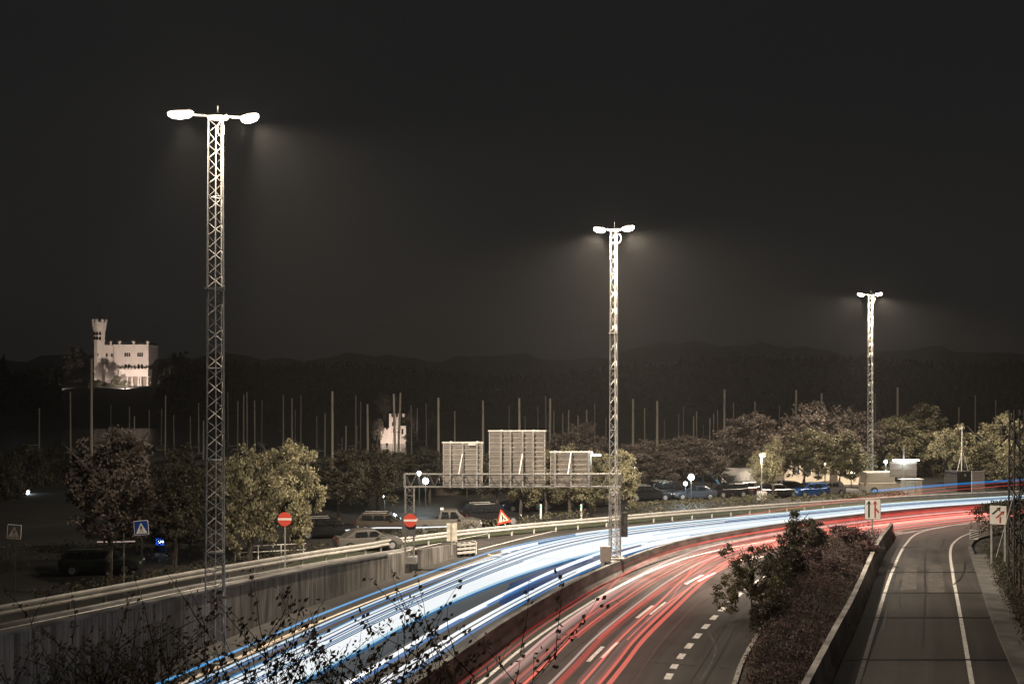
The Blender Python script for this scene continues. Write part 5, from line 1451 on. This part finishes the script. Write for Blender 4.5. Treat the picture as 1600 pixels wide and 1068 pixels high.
def stream_mat(name, c, s): return mat('stream_' + name, (0.02, .02, .02), emit=c, strength=s, sample=False)
S_WHITE = stream_mat('white', (.92, .97, 1.0), .92); S_ICE = stream_mat('ice', (.50, .82, 1.0), .75); S_BLUE = stream_mat('blue', (.012, .19, .50), .6); S_DEEP = stream_mat('deep', (.003, .06, .22), .5); S_TEAL = stream_mat('teal', (.06, .30, .50), .6)
band = MB()
WM = [S_WHITE, S_ICE, S_BLUE, S_DEEP, S_TEAL]
for k in range(46):                          # dense stream of the middle lane
    t = k / 45; o0 = -6.75 + 2.45 * t; o1 = -9.2 + 7.6 * t
    band.tube(trail_pts(o0 + rt.uniform(-.02, .02), o1 + rt.uniform(-.06, .06), rt.uniform(.58, .63), left, wob=.05, ph=k*.12), rt.uniform(.085, .11), 6, 1 if k in (0, 1, 13, 30, 44, 45) else 0)
for k in range(9):
    t = rt.random(); band.tube(trail_pts(-6.8 + 2.6*t, -9.4 + 7.8*t, rt.uniform(.70, .80), left, d0=rt.choice((14, 40, 55)), d1=rt.choice((60, 75, None, None)), wob=.05, ph=rt.random()*6), .022, 5, rt.choice((2, 2, 3, 4)))
for k in range(5): band.tube(trail_pts(-2.3 - .3*k, -2.0 - .4*k, .45, left, d0=50 + k, d1=82), .14, 6, 3)
for o0, o1 in ((-6.95, -9.5), (-4.12, -1.45), (-6.9, -8.9)):
    band.tube(trail_pts(o0, o1, .62, left), .05, 6, 2)
for k in range(34):                          # lanes that only fill in round the bend
    o = -1.2 - 8.2 * rt.random(); band.tube(trail_pts(o, o, rt.uniform(.5, .7), left, d0=rt.uniform(58, 78)), .08, 6, rt.choice((0, 0, 0, 0, 1, 2)))
tag(band.build('headlight_stream', WM), 'broad dense stream of white headlight streaks in the middle of the left carriageway', 'light streaks', kind='stuff')
red = MB(); RM = [T_RED, T_DRED, T_PINK, T_PALE, T_DIM]
for k in range(20):
    o0 = rt.choice((rt.uniform(1.2, 3.6), rt.uniform(4.4, 5.9))); o1 = rt.uniform(.8, 6.6)
    red.tube(trail_pts(o0, o1, rt.uniform(.55, .85), off, d0=rt.choice((14, 14, 14, 45, 52)), wob=.06, ph=rt.random()*6), rt.uniform(.02, .055), 5, rt.choice((0, 0, 1, 1, 1, 4, 4, 2)))
for k in range(26):
    o = rt.uniform(.7, 7.0); red.tube(trail_pts(o, o + rt.uniform(-1, 1), rt.uniform(.5, .9), off, d0=rt.uniform(55, 78), bend=(60, 100)), rt.uniform(.03, .06), 5, rt.choice((0, 1, 1, 0, 1, 1) if o < 4.0 else (4, 4, 4, 1)))
for k in range(12):
    o0 = rt.choice((2.7, 3.0, 5.2, 5.6)) + rt.uniform(-.3, .3); red.tube(trail_pts(o0, o0 - rt.uniform(.2, 1.2), rt.uniform(.6, 1.0), off, d0=rt.choice((14, 38, 48)), d1=rt.choice((62, 72, 90))), rt.uniform(.07, .16), 6, 4)
tag(red.build('tail_light_stream', RM), 'fine mass of red tail light streaks over the right carriageway', 'light streaks', kind='stuff')
def streak(name, m, pts, rad, label, pieces=None):
    b = MB(); b.tube(pts, rad, 6); return tag(b.build(name, m), label, 'light streak', 'single light streaks of the traffic')
H_, K_ = 'headlight_streak', 'tail_light_streak'
streak(H_, T_BLUE, trail_pts(-8.95, -9.7, .6, left), .05, 'outermost blue streak of the left carriageway, nearest the retaining wall')
streak(H_, T_TEAL, trail_pts(-8.78, -9.55, .68, left), .035, 'pale teal streak lying on the outermost blue one')
streak(H_, T_CREAM, trail_pts(-8.3, -9.3, .55, left, d1=72), .025, 'thin cream streak between the two outer blue-white ones')
streak(H_, T_ICE, trail_pts(-7.85, -9.2, .6, left), .04, 'ice-white streak just left of the dense white stream')
streak(H_, T_BLUE, trail_pts(-7.72, -9.1, .52, left), .035, 'blue streak hugging the ice-white one left of the dense stream')
streak(H_, T_WHITE, trail_pts(-2.62, -3.2, .62, left), .075, 'bold white streak along the middle of the inner lane')
streak(H_, T_BLUE, trail_pts(-2.42, -3.0, .56, left), .065, 'blue edge of the bold white streak in the inner lane')
streak(H_, T_WHITE, trail_pts(-1.55, -1.9, .62, left), .06, 'white streak second nearest to the median barrier')
streak(H_, T_WHITE, trail_pts(-1.22, -1.5, .62, left), .055, 'white streak nearest to the median barrier')
streak(H_, T_BLUE, trail_pts(-1.06, -1.35, .55, left), .045, 'blue streak nearest to the median barrier')
streak(K_, T_DRED, trail_pts(1.35, .9, .7, off), .05, 'dark red streak nearest to the median barrier')
streak(K_, T_RED, trail_pts(1.7, 1.2, .75, off), .035, 'thin red streak right beside the dark red one at the barrier')
streak(K_, T_PALE, trail_pts(2.25, 1.7, .6, off), .05, 'bold cream streak in the inner lane of the red stream')
streak(K_, T_RED, trail_pts(3.1, 2.5, .7, off), .05, 'red streak right of the bold cream one')
streak(K_, T_RED, trail_pts(3.5, .9, .7, off, bend=(40, 66)), .06, 'red streak swinging from the second lane towards the barrier')
streak(K_, T_PINK, trail_pts(3.4, 3.0, .62, off), .035, 'thin salmon streak in the second lane of the red stream')
streak(K_, T_RED, trail_pts(4.55, 4.6, .7, off), .05, 'red streak running over the dashed lane line')
streak(K_, T_PALE, trail_pts(4.2, 3.4, .55, off), .045, 'pale streak running along the dashed lane line')
streak(K_, T_PINK, trail_pts(6.35, 4.9, .72, off), .085, 'thick salmon streak, the outermost bold one of the red stream')
streak(K_, T_PINK, trail_pts(6.02, 4.6, .72, off), .055, 'narrower salmon streak inside the thickest one')
streak(K_, T_DIM, trail_pts(7.1, 5.8, .7, off), .012, 'hair-thin rose streak outside the thick salmon one')
def px_curve(lst, z): return catmull([on(x, y, z) for x, y in lst], 1.0)
streak(K_, T_RED, px_curve([(1150, 806), (1240, 793), (1340, 781), (1470, 767), (1600, 756)], 1.0), .05, 'red streak above the guard rail, lower of the two crossing the cabinets')
streak(K_, T_RED, px_curve([(1250, 789), (1350, 776), (1470, 762), (1600, 751)], 1.35), .035, 'red streak above the guard rail, upper of the two crossing the cabinets')
streak(H_, T_BLUE, px_curve([(1362, 767), (1440, 760), (1520, 754), (1600, 749)], 1.9), .11, 'blue streak high in front of the cabinets and the hoarding')
streak(H_, T_WHITE, px_curve([(540, 828), (590, 824), (640, 824), (700, 822)], 1.0), .05, 'short white streak behind the gantry post in the parking lot')
streak(H_, T_PALE, at and [at(152, 58, zof(846, 58)), at(180, 58, zof(846, 58)), at(211, 58, zof(845, 58))], .035, 'short pink-white streak under the blue crossing sign')

# ------------------------------------------------------------------ haze
b = MB(); b.box(-3200, 3200, -60, 4300, -8, 230)
hz_o = b.build('haze', mat('haze_unused', (.5, .5, .5)))
hm = bpy.data.materials.new('haze_air'); hm.use_nodes = True; n = hm.node_tree.nodes
n.remove(n['Principled BSDF']); pv_ = n.new('ShaderNodeVolumePrincipled')
pv_.inputs['Color'].default_value = (.95, .93, .90, 1); pv_.inputs['Density'].default_value = HAZE; pv_.inputs['Anisotropy'].default_value = 0.0
hm.node_tree.links.new(pv_.outputs[0], n['Material Output'].inputs['Volume'])
hz_o.data.materials.clear(); hz_o.data.materials.append(hm)
tag(hz_o, kind='stuff')
